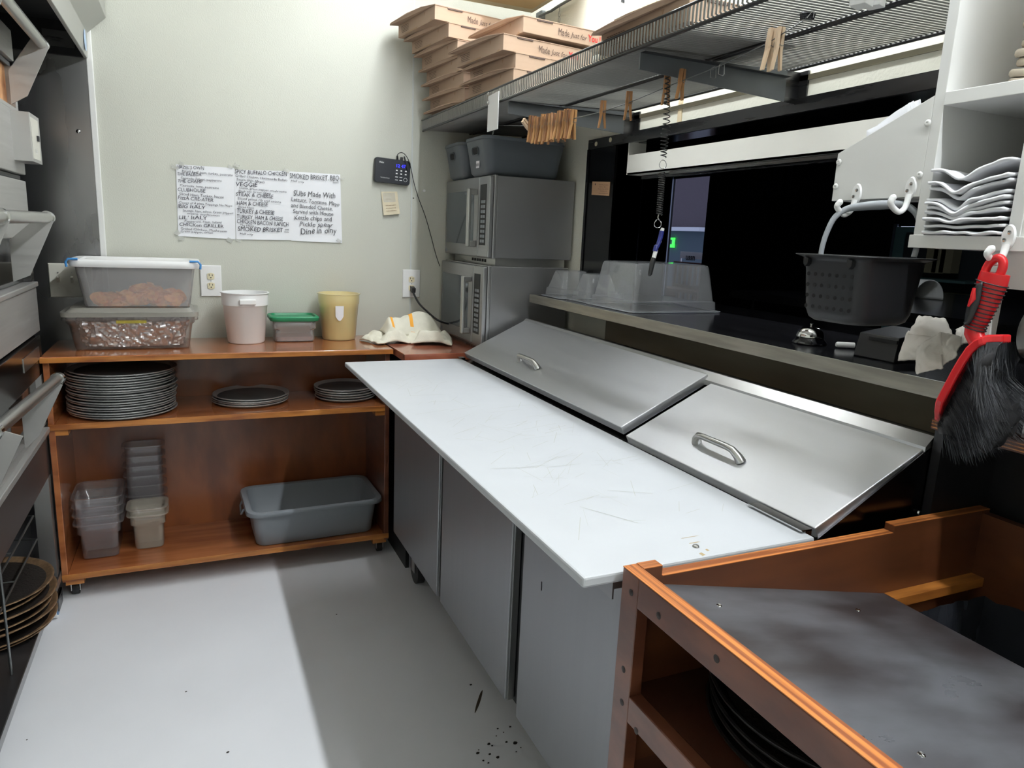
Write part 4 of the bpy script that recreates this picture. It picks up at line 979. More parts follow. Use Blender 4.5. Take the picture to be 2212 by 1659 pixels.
# price-tag strip clipped on the lip
q0, q1 = at('x', 0.98, 1063, 205), at('x', 0.98, 1063, 282)
t = thing('tag_holder', 'white tag strip clipped on the wire shelf lip', 'tag', (0.98, q0.y, 1.9))
g = G(); yl, yr = at('x', 0.978, 1053, 240).y, at('x', 0.978, 1075, 240).y
g.extr([(0.979, yl, q0.z), (0.979, yr, q0.z + .004), (0.979, yr, q1.z), (0.979, yl, q1.z)], (0.003, 0, 0)); g.build('strip', M_WHITEPL, t)
for yy in (203, 222):
    p = at('x', 0.977, 1055, yy); g = G(); g.lathe([(0.007, 0), (0.004, 0.004), (0, 0.005)], p, 12, axis=(-1, 0, 0)); g.build('button', M_CHROME, t)

# clothesline
LP = [(1064, 270, 2.43), (1085, 271, 2.38), (1143, 272, 2.22), (1200, 266, 2.06), (1245, 255, 1.94), (1302, 241, 1.82), (1358, 222, 1.71), (1440, 188, 1.57), (1560, 140, 1.40), (1655, 95, 1.27), (1740, 42, 1.175)]
LW = [at('y', y, px, py) for px, py, y in LP]
g = G(); g.tube(LW, 0.0012, 6)
line = tag(g.build('clothesline', M_WIREM, smooth=60), 'thin wire line strung under the wire shelf holding clothespins', 'wire')
g = G()
for k in range(6):
    g.tube([LW[0] + Vector((0.003, -0.004 * k, -0.002)), LW[0] + Vector((0.006 * math.sin(k * 2.1), -0.01 - 0.002 * k, -0.006 - 0.014 * (k % 3)))], 0.0008, 4)
g.build('knot', M_WIREM, line)
def on_line(px):
    for (a, _, y0), (b, _, y1), A, B in zip(LP, LP[1:], LW, LW[1:]):
        if a <= px <= b: return A.lerp(B, (px - a) / (b - a))
    return LW[-1]
def make_pin(name, lab, m, L=0.083, wd=0.0095, group=None):
    """wooden clothespin hanging by its jaws: origin at the spring"""
    t = thing(name, lab, 'clothespin', (0, 0, 0), group)
    for s in (-1, 1):
        g = G(); P = [(s * 0.0012, L * 0.45), (s * 0.0085, L * 0.45), (s * 0.0095, L * 0.10), (s * 0.0085, -L * 0.08), (s * 0.0130, -L * 0.55), (s * 0.0085, -L * 0.55), (s * 0.0012, -L * 0.02), (s * 0.0022, L * 0.2)]
        g.prism(P, 'y', -wd / 2, wd / 2); g.build('prong', m, t)
    g = G(); pts = []
    for k in range(25):
        a = 2 * PI * k / 8; pts.append((0.0035 * math.cos(a), -wd * 0.62 + wd * 1.24 * k / 24, 0.0035 * math.sin(a)))
    pts = [(0.009, -wd * .62, 0.012), (0.0098, -wd * .55, 0.004)] + pts + [(-0.0098, wd * .55, 0.004), (-0.009, wd * .62, 0.012)]
    g.tube(pts, 0.0008, 5); g.build('spring', M_WIREM, t, smooth=60)
    return t
def put(o, p, rz=0.0, tilt=0.0, scale=1.0, rx=0.0):
    o.location = p; o.rotation_euler = (rx, tilt, rz)
    o.scale = (scale, scale, scale)
PW = make_pin('clothespin', '', M_PIN, group=None)
PSRC = [PW]
seen = set()
def pin(px, lab, rz=0.0, tilt=0.0, dz=-0.012, group=None, dy=0.0, src=None, scale=1.0, rx=0.0):
    src = src or PW
    if src.name not in seen: o = src; seen.add(src.name)
    else: o = dup(src, (0, 0, 0), lab)
    o['label'] = lab; o['category'] = 'clothespin'
    if group: o['group'] = group
    elif 'group' in o: del o['group']
    put(o, on_line(px) + Vector((0, dy, dz)), rz, tilt, scale, rx)
    return o
GP = 'clothespins bunched at the far end of the line'
BL = ['leftmost', 'second from the left', 'third from the left', 'fourth from the left', 'fifth from the left', 'sixth from the left', 'seventh from the left', 'eighth from the left', 'ninth from the left', 'ninth from the right', 'eighth from the right', 'seventh from the right', 'sixth from the right', 'fifth from the right', 'fourth from the right', 'third from the right', 'second from the right', 'rightmost']
for c1_, c2_ in (((150, 100, 60), (96, 62, 40)), ((206, 158, 104), (160, 112, 66))):
    q_ = make_pin('clothespin', '', mat('weathered_wood%d' % c1_[0], c1_, 0.6, rgb2=c2_, vscale=(40, 40, 8), detail=5)); PSRC.append(q_)
used_ = set()
for k in range(18):
    px = 1148 + k * 5.3 + random.uniform(-0.8, 0.8)
    sr = k % 3
    pin(px, 'weathered clothespin, %s in the tight bunch on the line' % BL[k], src=PSRC[sr], rz=random.uniform(-0.2, 0.2) - 0.1, dz=-0.010 + random.uniform(-.005, .005), rx=random.uniform(-0.09, 0.09) if k not in (4, 9, 11, 14) else 0.24 * (1 if k != 9 else -1), group=GP, tilt=random.uniform(-.03, .03))
for px, l in ((1302, 'weathered clothespin alone on the line just right of the bunch'), (1358, 'weathered clothespin, second alone to the right of the bunch'), (1440, 'weathered clothespin clipped beside the black coil cord'), (1474, 'weathered clothespin just right of the black coil cord')):
    pin(px, l, rz=-0.25 if px != 1474 else 0.1, tilt=0.0 if px < 1470 else 0.06, dz=-0.004, scale=0.88 if px < 1400 else 0.85)
PN = make_pin('clothespin', 'pale new clothespin hanging aslant at the left end of the bunch', M_PINW)
put(PN, on_line(1143) + Vector((0, 0.0, -0.006)), 0.35, -0.95, 0.95)
pb = make_pin('clothespin', 'large pale clothespin in front of the near shelf bracket, left of its pair', M_PINW, L=0.100, wd=0.013)
put(pb, on_line(1664) + Vector((0, 0.0, -0.012)), -0.1, 0.08, 0.84)
pb2 = dup(pb, (0, 0, 0), 'large pale clothespin in front of the near shelf bracket, right of its pair')
put(pb2, on_line(1686) + Vector((0, 0, -0.022)), -0.3, 0.02, 0.84)
for px, l in ((1545, 'bare clothespin spring on the line left of the other loose spring'), (1562, 'bare clothespin spring on the line right of the other loose spring')):
    g = G(); p = on_line(px)
    g.tube([p + Vector((0.003 * math.cos(k * .8), 0.0006 * k, 0.003 * math.sin(k * .8))) for k in range(16)], 0.0008, 5)
    g.tube([p + Vector((0.004, 0, 0)), p + Vector((0.006, 0, -0.02)), p + Vector((0.002, 0.0, -0.024)), p + Vector((-0.004, 0.008, -0.02)), p + Vector((-0.004, 0.008, 0))], 0.0009, 5)
    tag(g.build('loose_spring', M_WIREM, smooth=60), l, 'spring', 'bare clothespin springs')

# binder clip and two pale blocks under the near part of the rack
p = at('y', 1.17, 1745, 30)
t = thing('binder_clip', 'black binder clip gripping the underside of the wire shelf', 'clip', p)
g = G(); g.prism([(-0.016, 0.010), (0.016, 0.012), (0.012, -0.012), (-0.012, -0.012)], 'y', -0.006, 0.006); g.xf(Matrix.Translation(p) @ Matrix.Rotation(-0.4, 4, 'Z')); g.build('body', M_BLACKG, t, bevel=0.001)
for s in (-1, 1):
    g = G(); g.tube([Vector((-0.008, s * 0.007, -0.010)), Vector((-0.004, s * 0.012, -0.002)), Vector((0.0, s * 0.013, 0.016)), Vector((0.004, s * 0.012, -0.002)), Vector((0.008, s * 0.007, -0.010))], 0.0009, 6); g.xf(Matrix.Translation(p)); g.build('wire_handle', M_CHROME, t, smooth=60)
for (px, py, l, w_) in ((1862, -2, 'pale wooden block under the near end of the wire shelf, left one', 0.034), (1890, 0, 'pale wooden block under the near end of the wire shelf, right one', 0.026)):
    p = at('y', 1.05, px, py); g = G(); g.obox(p + Vector((0, 0, 0.004)), w_, 0.03, 0.034, RZ(0.3)); tag(g.build('wooden_block', M_WHITEP, bevel=0.001), l, 'block')

# coil cord with pen
cy_ = 1.57; top = at('y', cy_, 1441, 170)
def cpt(px, py): return at('y', cy_ - 0.01, px, py)
t = thing('coil_cord', 'black coil cord hanging from the line with rings and a pen', 'cord', top)
def coil(A, B, turns, r0, r1, wr, seg=10):
    pts = []; n = int(turns * seg)
    for k in range(n + 1):
        s = k / n; c = A.lerp(B, s); r = r0 + (r1 - r0) * s; a = 2 * PI * turns * s
        pts.append(c + Vector((r * math.cos(a), r * math.sin(a), 0)))
    g = G(); g.tube(pts, wr, 6); return g
coil(cpt(1442, 165), cpt(1439, 285), 11, 0.006, 0.009, 0.0013).build('upper_coil', M_WIREB, t, smooth=60)
coil(cpt(1437, 285), cpt(1433, 340), 7, 0.010, 0.007, 0.0013).build('middle_coil', M_WIREB, t, smooth=60)
coil(cpt(1431, 372), cpt(1424, 464), 19, 0.0072, 0.0072, 0.0015).build('lower_coil', M_WIREB, t, smooth=60)
for px, py, r in ((1432, 355, 0.0105), (1421, 483, 0.0105)):
    c = cpt(px, py); g = G(); g.tube([c + Vector((r * math.cos(k * PI / 12), 0.15 * r * math.sin(k * PI / 6), r * math.sin(k * PI / 12))) for k in range(24)], 0.0009, 6, closed=True); g.build('key_ring', M_CHROME, t, smooth=60)
g = G(); g.tube([cpt(1423, 462), cpt(1421, 470), cpt(1423, 475)], 0.0016, 6); g.build('clasp', M_SATIN, t, smooth=60)
t2 = thing('marker_pen', 'marker wrapped in navy tape with black cap hanging on the coil cord', 'pen', cpt(1420, 500))
g = G(); g.tube([cpt(1432, 493), cpt(1430, 499), cpt(1424, 523)], [0.0045, 0.0055, 0.0055], 14); g.build('white_end', M_WHITEPL, t2, smooth=40)
g = G(); g.tube([cpt(1429.5, 499), cpt(1427, 512), cpt(1421, 530), cpt(1418, 532), cpt(1415, 543)], [0.0062, 0.0062, 0.0056, 0.0068, 0.0062], 14); g.build('tape_wrap', M_BLUE, t2, smooth=40)
g = G(); g.tube([cpt(1417, 540), cpt(1412, 558)], [0.0055, 0.0055], 14); g.build('barrel', M_WHITEPL, t2, smooth=40)
g = G(); g.tube([cpt(1412, 557), cpt(1409, 568), cpt(1404, 592), cpt(1402, 596)], [0.006, 0.0068, 0.0058, 0.003], 14); g.tube([cpt(1407, 562), cpt(1401, 588)], 0.0015, 6); g.build('cap', M_BLACK, t2, smooth=40)

# ================================================================== pizza boxes on the shelf
BW, BD, BH = 0.385, 0.36, 0.052
def pizza_box(lab, group, text=True, flap=True, print_side=True):
    """origin at the near left bottom corner; front with the words faces -Y, side with the flap faces -X"""
    t = thing('pizza_box', lab, 'box', (0, 0, 0), group)
    g = G(); g.box(0, BW, 0, BD, 0, BH); g.build('carton', M_CARD, t, bevel=0.0015)
    g = G()      # lid edge: slightly larger scored top sheet with a corrugated lip
    n = 44
    g.box(-0.001, BW, -0.0018, BD, BH - 0.0005, BH + 0.002)
    for k in range(n): g.box(BW * k / n, BW * (k + .5) / n, -0.0026, -0.0018, BH - 0.001, BH + 0.0015)
    g.build('lid', M_CARD, t)
    g = G(); g.box(0.055, 0.120, -0.0032, -0.0005, BH - 0.0065, BH - 0.001); g.build('tab_slot', M_PRINT, t)
    if flap:
        g = G()
        q = [(-0.0, 0.0, BH + 0.001), (-0.020, 0.085, BH + 0.006), (-0.034, 0.20, BH + 0.004), (-0.050, 0.33, BH - 0.010), (-0.046, 0.345, BH - 0.013), (-0.0, BD, BH - 0.004)]
        g.extr(q, (0, 0, 0.0022)); g.build('side_flap', M_CARD, t)
        for P_ in ([(-0.0012, 0.09, 0.046), (-0.0012, 0.10, 0.046), (-0.0012, 0.095, 0.034)], [(-0.0012, 0.16, 0.006), (-0.0012, 0.29, 0.004), (-0.0012, 0.275, 0.0), (-0.0012, 0.17, 0.0)], [(-0.0012, 0.015, 0.0), (-0.0012, 0.03, 0.008), (-0.0012, 0.045, 0.0)]):
            g = G(); g.extr(P_, (0.0006, 0, 0)); g.build('side_slot', M_CARDE, t)
    if print_side:
        g = G()
        for r in range(5):
            yy = 0.25
            while yy < 0.33 - 0.005 * r:
                L = random.uniform(0.004, 0.012); g.box(-0.0014, -0.001, yy, yy + L, 0.036 - r * 0.006, 0.0375 - r * 0.006); yy += L + 0.003
        g.build('small_print', M_PRINT, t)
    if text:
        g = G(); g.text('Made', (0.145, -0.0030, 0.014), (1, 0, 0), (0, 0, 1), 0.034, width=0.047); g.text('Just for', (0.198, -0.0030, 0.016), (1, 0, -0.04), (0.25, 0, 1), 0.026, width=0.070); g.build('lettering', M_PRINT, t)
        g = G(); g.text('You !', (0.275, -0.0030, 0.014), (1, 0, 0), (0, 0, 1), 0.032, width=0.056, bold=0.02); g.build('red_lettering', M_RED, t)
    return t
GL = 'pizza boxes stacked in the far corner of the shelf'
lefts = [(0.914, 2.236, 0.14), (0.972, 2.180, 0.13), (1.011, 2.122, 0.11), (1.030, 2.064, 0.10), (1.040, 2.006, 0.09), (1.046, 1.948, 0.09), (1.05, 1.892, 0.08)]
LN = ['topmost', 'second from top', 'third from top', 'fourth from top', 'fifth from top', 'sixth from top', 'bottom']
src = None
for k, (x, z, r) in enumerate(lefts):
    lab = 'flattened-flap pizza box, %s of the stack in the far corner' % LN[k]
    lab = 'kraft pizza box, %s of the leaning stack against the back wall' % LN[k]
    if src is None: src = pizza_box(lab, GL); o = src
    else: o = dup(src, (0, 0, 0), lab)
    o.location = (x, 2.895, z); o.rotation_euler = (0, 0, r)
rights = [(1.096, 2.118, 0.10, 2.45), (1.023, 2.050, 0.12, 2.45), (1.072, 1.995, 0.10, 2.45), (1.066, 1.943, 0.09, 2.45), (1.08, 1.890, 0.06, 2.46)]
for k, (x, z, r, y) in enumerate(rights):
    o = dup(src, (0, 0, 0), 'kraft pizza box, %s of the nearer stack beside the leaning one' % ['topmost', 'second from top', 'middle', 'second from bottom', 'bottom'][k], group='pizza boxes in the nearer stack')
    o.location = (x, y, z); o.rotation_euler = (0.0, 0, r)
o = dup(src, (0, 0, 0), 'kraft pizza box lying alone on the near part of the wire shelf')
del o['group']
o.location = (1.0, 1.37, 1.888); o.rotation_euler = (0, 0, 0.01); o.scale = (0.85, 1, 1)

# small fixtures on the cream wall above the shelf
q = at('x', XW - 0.06, 1338, 48); q2 = at('x', XW - 0.06, 1385, 20)
t = thing('wall_device', 'ivory wall box with a cable above the wire shelf', 'device', (XW, q.y, q.z))
g = G(); g.box(XW - 0.06, XW - 0.001, at('x', XW - .06, 1386, 20).y, q.y, q.z, q.z + 0.16); g.build('housing', M_CREAMBX, t, bevel=0.003)
g = G(); yy = at('x', XW - .06, 1362, 20).y; g.box(XW - 0.075, XW - 0.06, yy, q.y + 0.02, q.z + 0.01, q.z + 0.15); g.build('cover', M_WHITEPL, t)
g = G(); p = at('x', XW - .08, 1345, 5); g.tube([p, p + Vector((0, 0, 0.03)), p + Vector((0, .01, 0.08))], 0.006, 6); g.build('cable', M_BLACK, t, smooth=60)
pts = [at('x', XW - 0.02, *q) for q in ((1165, 34), (1175, 30), (1190, 24), (1205, 14), (1222, 4), (1250, -12))]
g = G(); g.tube(pts, 0.006, 8); tag(g.build('ceiling_conduit', mat('grey_cable', (110, 116, 118), 0.5), smooth=60), 'grey cable running from the corner soffit along the cream wall', 'cable')
g = G(); a_, b2 = at('x', XW - 0.004, 1165, 30), at('x', XW - 0.004, 1176, 48); g.box(XW - 0.02, XW - 0.001, b2.y, a_.y, b2.z - .02, a_.z); tag(g.build('cable_clamp', MATS['grey_cable']), 'dark metal cable clamp in the corner above the boxes', 'clamp')
g = G(); p = at('x', XW - 0.012, 1209, 14)
g.tube([p, p + Vector((0, 0, -0.02))], 0.002, 6); 
for dz in (0.03, 0.055): g.tube([p + Vector((0, 0.008 * math.cos(k * PI / 6), -dz + 0.012 * math.sin(k * PI / 6))) for k in range(12)], 0.002, 5, closed=True)
tag(g.build('chain_hook', M_SATIN, smooth=60), 'short hanging chain hook on the cream wall', 'hook')

# ================================================================== white pigeonhole unit
UX = 1.20
cu = thing('pigeonhole_shelf', 'white painted wooden pigeonhole unit on the right wall', 'shelf', (1.35, 0.6, 1.43))
g = G(); g.box(UX, XW, 0.890, 0.910, 1.430, 2.35); g.build('side_panel', M_WHITEP, cu, bevel=0.001)
g = G(); g.box(UX, XW, 0.725, 0.745, 1.453, 2.35); g.build('divider', M_WHITEP, cu, bevel=0.001)
g = G(); g.box(UX - 0.002, XW, 0.745, 0.89, 1.672, 1.694); g.build('upper_shelf', M_WHITEP, cu, bevel=0.001)
g = G(); g.box(UX - 0.004, XW, 0.30, 0.915, 1.430, 1.453); g.build('bottom_board', M_WHITEP, cu, bevel=0.001)
g = G(); g.box(XW - 0.02, XW - 0.006, 0.30, 0.89, 1.453, 2.35); g.build('back_panel', mat('aged_white_back', (214, 206, 190), 0.5), cu)
g = G(); g.box(UX + 0.002, UX + 0.014, 0.30, 0.725, 1.453, 2.35); g.build('front_panel', M_WHITEP, cu)
g = G(); g.box(UX + 0.012, UX + 0.03, 0.30, 0.775, 1.37, 1.430); g.build('apron', M_WHITEP, cu)
g = G(); g.box(UX + 0.012, UX + 0.03, 0.752, 0.772, 1.121, 1.37); g.build('support_post', M_WHITEP, cu)
g = G(); g.box(UX + 0.03, XW, 0.30, 0.31, 1.121, 1.430); g.build('lower_side', M_WHITEP, cu)
# wall file pocket with the slanted top
P = [at('x', UX, 1810, 332), at('x', UX, 1796, 436), at('x', UX, 1988, 424), at('x', UX, 2014, 210)]
P[2] = Vector((UX, 0.910, 1.520)); P[3] = Vector((UX, 0.910, 1.692)); P[1].z = 1.517
t = thing('file_pocket', 'white plywood file pocket with slanted top and hooks on its front', 'holder', (1.25, 1.0, 1.52))
g = G(); g.extr([P[0], P[1], P[2], P[3]], (0.012, 0, 0)); g.build('front_panel', M_WHITEP, t, bevel=0.001)
g = G(); g.box(UX + 0.012, UX + 0.09, 0.911, P[1].y, 1.518, 1.530); g.build('bottom', M_WHITEP, t)
g = G(); g.box(UX + 0.09, UX + 0.10, 0.911, P[1].y, 1.518, 1.60); g.build('back', M_WHITEP, t)
g = G(); g.box(UX + 0.10, XW, 0.912, 0.93, 1.53, 1.58); g.build('wall_arm', M_WHITEP, t)
for px, py in ((1812, 350), (1805, 403), (2004, 266), (1986, 378)):
    g = G(); p = at('x', UX - 0.001, px, py); g.lathe([(0.0065, 0), (0.005, 0.002), (0.002, 0.0025), (0, 0.001)], p, 14, axis=(-1, 0, 0)); g.build('screw', M_WHITEP, t, smooth=60)
g = G(); a = [at('x', UX + 0.03, *q) for q in ((1866, 290), (1880, 262), (1965, 222), (1985, 232), (1900, 300))]
t = thing('paper_sheaf', 'bent white papers sticking up out of the slanted file pocket', 'paper', a[0])
for k in range(3):
    g = G(); off = Vector((0.012 * k, 0, 0.002 * k))
    c0, c1, c2, c3 = at('x', UX + .03, 1872, 282 - 6 * k) + off, at('x', UX + .03, 1970, 222 - 3 * k) + off, Vector((UX + 0.035, 0.925, 1.56)) + off, Vector((UX + 0.035, 1.06, 1.56)) + off
    def f(u, v, c0=c0, c1=c1, c2=c2, c3=c3): return (c0 * (1 - u) + c1 * u) * (1 - v) + (c3 * (1 - u) + c2 * u) * v + Vector((0.008 * math.sin(u * 4 + k), 0, 0))
    g.grid(f, 10, 6); g.build('sheet', M_PAPER, t, smooth=70, solid=0.0006)
# hooks
def hook(px, py, tipx, tipy, botx, boty, lab, X0=UX):
    c = at('x', X0 - 0.002, px, py)
    t = thing('wall_hook', lab, 'hook', c, 'white screw-on hooks')
    g = G(); ring = [Vector((X0 - 0.0005, c.y + 0.0115 * math.cos(a), c.z + 0.020 * math.sin(a))) for a in [2 * PI * k / 28 for k in range(28)]]
    g.loft([ring, [Vector((X0 - 0.004, c.y + (p.y - c.y) * .85, c.z + (p.z - c.z) * .9)) for p in ring]]); g.build('plate', M_WHITEPL, t, smooth=50)
    tip, bot = at('x', X0 - 0.045, tipx, tipy), at('x', X0 - 0.026, botx, boty)
    s = Vector((X0 - 0.004, c.y, c.z - 0.012))
    pts = [s, Vector((X0 - 0.006, (c.y * 3 + bot.y) / 4, (s.z * 2 + bot.z) / 3)), Vector((X0 - 0.012, (c.y + bot.y) / 2, bot.z + 0.007)), bot, Vector((X0 - 0.038, (bot.y + tip.y) / 2 + 0.002, bot.z + 0.006)), (bot + tip) / 2 + Vector((-0.012, 0.002, 0.003)), tip]
    pts, rr_ = smooth_path(pts, 6, [0.006, 0.0055, 0.005, 0.005, 0.005, 0.0055, 0.0062])
    e_ = (pts[-1] - pts[-3]).normalized()
    for q_, w_ in ((0.002, 0.0058), (0.004, 0.0044), (0.005, 0.002)): pts.append(pts[-1] + e_ * 0.002); rr_.append(w_)
    g = G(); g.tube(pts, rr_, 12); g.build('prong', M_WHITEPL, t, smooth=60)
    for dz, dy in ((0.007, -0.002), (-0.005, 0.004)):
        g = G(); g.lathe([(0.0035, 0), (0.003, 0.0015), (0, 0.0012)], (X0 - 0.004, c.y + dy, c.z + dz), 12, axis=(-1, 0, 0)); g.build('screw', M_CHROME, t, smooth=60)
    return tip, bot
hook(1850, 419, 1814, 437, 1824, 464, 'white hook on the file pocket, the one farther from the pigeonholes')
hook(1967, 406, 1929, 427, 1942, 458, 'white hook on the file pocket, the one nearer the pigeonholes')
hook(2178, 512, 2141, 538, 2150, 568, 'white hook on the pigeonhole unit carrying the red brush', X0=UX - 0.004)

# black basket hanging from the hooks
BX, BY, BT, BB = 1.17, 0.982, 1.410, 1.286
t = thing('hanging_basket', 'black plastic basket with grey handle hanging from two white hooks', 'basket', (BX, BY, BB))
g = G()
S = [(0.13, 0.115, 0.03, BB), (0.148, 0.133, 0.035, BB + 0.006), (0.155, 0.138, 0.03, BB + 0.02), (0.165, 0.148, 0.022, BT - 0.012), (0.170, 0.152, 0.022, BT - 0.006), (0.192, 0.176, 0.03, BT - 0.001), (0.200, 0.184, 0.032, BT)]
g.loft([g.rrect(*s, c=(BX, BY)) for s in S], cap0=True, cap1=False); g.build('body', M_BLACK, t, smooth=45, solid=0.002)
g = G()
for r in range(4):
    zz = BB + 0.026 + r * 0.0205; xf = BX - (0.155 / 2 + (zz - BB - 0.02) * 0.0532) - 0.00135
    for c in range(7):
        yy = BY + 0.052 - c * 0.0168
        g.cyl((xf, yy, zz), (xf + 0.0004, yy, zz), 0.0037, 14)
g.build('drain_holes', M_BLACKM, t)
for yy in (BY + 0.053, BY - 0.048):
    g = G(); g.prism([(yy - 0.006, BT - 0.007), (yy + 0.006, BT - 0.007), (yy + 0.005, BT - 0.018), (yy, BT - 0.023), (yy - 0.005, BT - 0.018)], 'x', BX - 0.093, BX - 0.082); g.build('stacking_lug', M_BLACK, t)
hp = [(1.058, 1772, 556), (1.058, 1777, 530), (1.056, 1787, 500), (1.050, 1803, 470), (1.040, 1828, 452), (1.015, 1862, 446), (0.985, 1900, 443), (0.955, 1938, 442), (0.930, 1965, 448), (0.915, 1983, 468), (0.908, 1987, 500), (0.908, 1980, 535), (0.908, 1974, 556)]
pts = [at('y', *q) for q in hp]
g = G(); g.tube(pts, [0.005, 0.005, 0.0052, 0.0056, 0.006, 0.008, 0.009, 0.008, 0.006, 0.0056, 0.0052, 0.005, 0.005], 12)
g.bm.free(); g = G(); sp_, sr_ = smooth_path(pts, 5, [0.005, 0.005, 0.0052, 0.0056, 0.006, 0.008, 0.009, 0.008, 0.006, 0.0056, 0.0052, 0.005, 0.005]); g.tube(sp_, sr_, 12)
c = sum(pts, Vector((0, 0, 0))) / len(pts)
for v in g.bm.verts: v.co.x = c.x + (v.co.x - c.x) * 1.0
g.build('handle', mat('handle_grey', (150, 154, 160), 0.4), t, smooth=60)

# brush hanging on the third hook
def bp(px, py, dx=0): return at('x', 1.160 + dx, px, py)
t = thing('hand_brush', 'red handled counter brush with black bristles hanging from a hook', 'brush', bp(2140, 720))
g = G(); g.tube([bp(2118, 640), bp(2110, 668), bp(2102, 695)], 0.0001, 4); g.bm.clear()
rings = [(2143, 562, 17, 11), (2152, 572, 22, 12), (2150, 590, 25, 13), (2143, 612, 26, 14), (2135, 635, 24, 14), (2126, 658, 22, 14), (2117, 680, 20, 13), (2108, 700, 18, 12), (2104, 716, 17, 12), (2110, 733, 16, 12), (2122, 745, 14, 11), (2140, 750, 12, 10)]
def ell(px, py, rpx, rx, nxt):
    c = bp(px, py); d = (bp(*nxt) - c).normalized(); s = Vector((1, 0, 0)); w = d.cross(s).normalized()
    r = rpx * 0.00092
    return [c + w * r * math.cos(2 * PI * k / 20) + s * rx * 0.001 * math.sin(2 * PI * k / 20) for k in range(20)]
RR = []
for i, (a, b, c, d) in enumerate(rings):
    nx = rings[i + 1][:2] if i < len(rings) - 1 else (2152, 750)
    RR.append(ell(a, b, c, d, nx))
g = G(); g.loft(RR[2:]); g.build('handle', M_REDP, t, smooth=60)
c = bp(2147, 583)      # hanging loop
g = G(); g.tube([c + Vector((0.0, 0.0125 * math.cos(k * PI / 12) - 0.004 * math.sin(k * PI / 12), 0.019 * math.sin(k * PI / 12))) for k in range(24)], 0.0066, 10, closed=True); g.build('hanging_loop', M_REDP, t, smooth=60)
g = G()
for k in range(13):
    s = k / 12.0; i = 3 + s * 4.6; a, b = rings[int(i)], rings[min(int(i) + 1, 11)]; q = i - int(i)
    px, py, rp = a[0] + (b[0] - a[0]) * q, a[1] + (b[1] - a[1]) * q, a[2] + (b[2] - a[2]) * q
    E_ = ell(px, py, rp * 1.05, 14.6, (px - 9, py + 23)); g.tube(E_, 0.0011, 5, closed=True)
g.build('grip_ribs', M_BLACK, t, smooth=60)
def padf(u, v):
    a_ = rings[3]; b_ = rings[7]; s = u; px = a_[0] + (b_[0] - a_[0]) * s - 25 + 8 * s; py = a_[1] + (b_[1] - a_[1]) * s
    p = bp(px, py, -0.014 + 0.0); return p + Vector((-0.003 * math.sin(v * PI), 0.0 + (0.5 - v) * 0.016 * math.sin(PI * (0.08 + 0.84 * u)), (0.5 - v) * -0.004))
g = G(); g.grid(padf, 14, 6); g.build('thumb_pad', M_BLACK, t, smooth=60, solid=0.006)
g = G(); g.tube([bp(2105, 622, -0.019), bp(2102, 645, -0.019), bp(2092, 662, -0.019)], [0.003, 0.005, 0.002], 8); g.build('pad_inlay', M_REDP, t, smooth=60)
HB = [(2176, 728), (2150, 728), (2128, 738), (2112, 752), (2096, 775), (2080, 802), (2064, 832), (2048, 862), (2036, 888), (2028, 908)]
def hb(i, off=0.0, dx=0.0):
    j = min(max(i, 0), len(HB) - 1); a = HB[int(j)]; b = HB[min(int(j) + 1, len(HB) - 1)]; q = j - int(j)
    p = bp(a[0] + (b[0] - a[0]) * q, a[1] + (b[1] - a[1]) * q)
    pa, pb_ = bp(*HB[max(int(j) - 1, 0)]), bp(*HB[min(int(j) + 1, len(HB) - 1)])
    d = (pb_ - pa).normalized(); n = Vector((1, 0, 0)).cross(d).normalized()
    if n.y > 0: n = -n
    return p + n * off + Vector((dx, 0, 0)), n, d
g = G(); rings_ = []
for k in range(28):
    j = k / 27 * (len(HB) - 1); hw = 0.026 * min(1, 0.35 + math.sin(PI * min(1, (k + .5) / 27)) * 1.2)
    rings_.append([hb(j, -0.004, -hw)[0], hb(j, 0.010, -hw)[0], hb(j, 0.010, hw)[0], hb(j, -0.004, hw)[0]])
g.loft(rings_); g.build('head', M_REDP, t, bevel=0.003)
def blen(j): return 0.054 + 0.062 * math.sin(PI * min(1, max(0, (9 - j) / 9.0)) ** 0.8)
g = G()
def bf(u, v):
    j = u * 9; a = v * 2 * PI; L = blen(j) * 0.96
    p, n, d = hb(j)
    hw = 0.024 + 0.012 * math.sin(a / 2)
    fall = Vector((0, 0, -1)) * 0.35
    dd = (n + fall).normalized()
    r = noise.noise(Vector((u * 14, math.cos(a) * 3, math.sin(a) * 3))) * 0.006
    return p + n * 0.006 + dd * (L * 0.5 * (1 - math.cos(a)) + r) + Vector((hw * math.sin(a), 0, 0)) + d * r
g.grid(bf, 70, 28)
V = g.bm.verts
g.build('bristle_core', M_BRISTLE, t, smooth=80, norm=False)
g = G()
for k in range(5200):
    j = random.uniform(0, 9); p, n, d = hb(j); L = blen(j) * random.uniform(0.80, 1.04)
    sx = random.uniform(-1, 1); x = sx * 0.022; cl = random.uniform(-0.3, 0.3)
    dd = (n + Vector((0, 0, -1)) * 0.35 + d * cl * 0.5 + Vector((sx * 0.28 - 0.12 * (sx < 0), 0, 0))).normalized()
    p0 = p + n * 0.008 + Vector((x, 0, 0)); p1 = p0 + dd * L * 0.55; p2 = p0 + dd * L + Vector((0, 0, -0.014 * random.random())) + d * random.uniform(-.01, .01) + Vector((random.uniform(-.006, .006), 0, 0))
    w = Vector((0, 0.0005, 0.0005)); 
    g.quad(p0 - w, p0 + w, p1 + w, p1 - w); g.quad(p1 - w, p1 + w, p2 + w * .3, p2 - w * .3)
g.build('bristles', mat('bristle_strand', (58, 60, 66), 0.5, var=0.6, vscale=(60, 60, 60)), t, norm=False, kind='stuff')

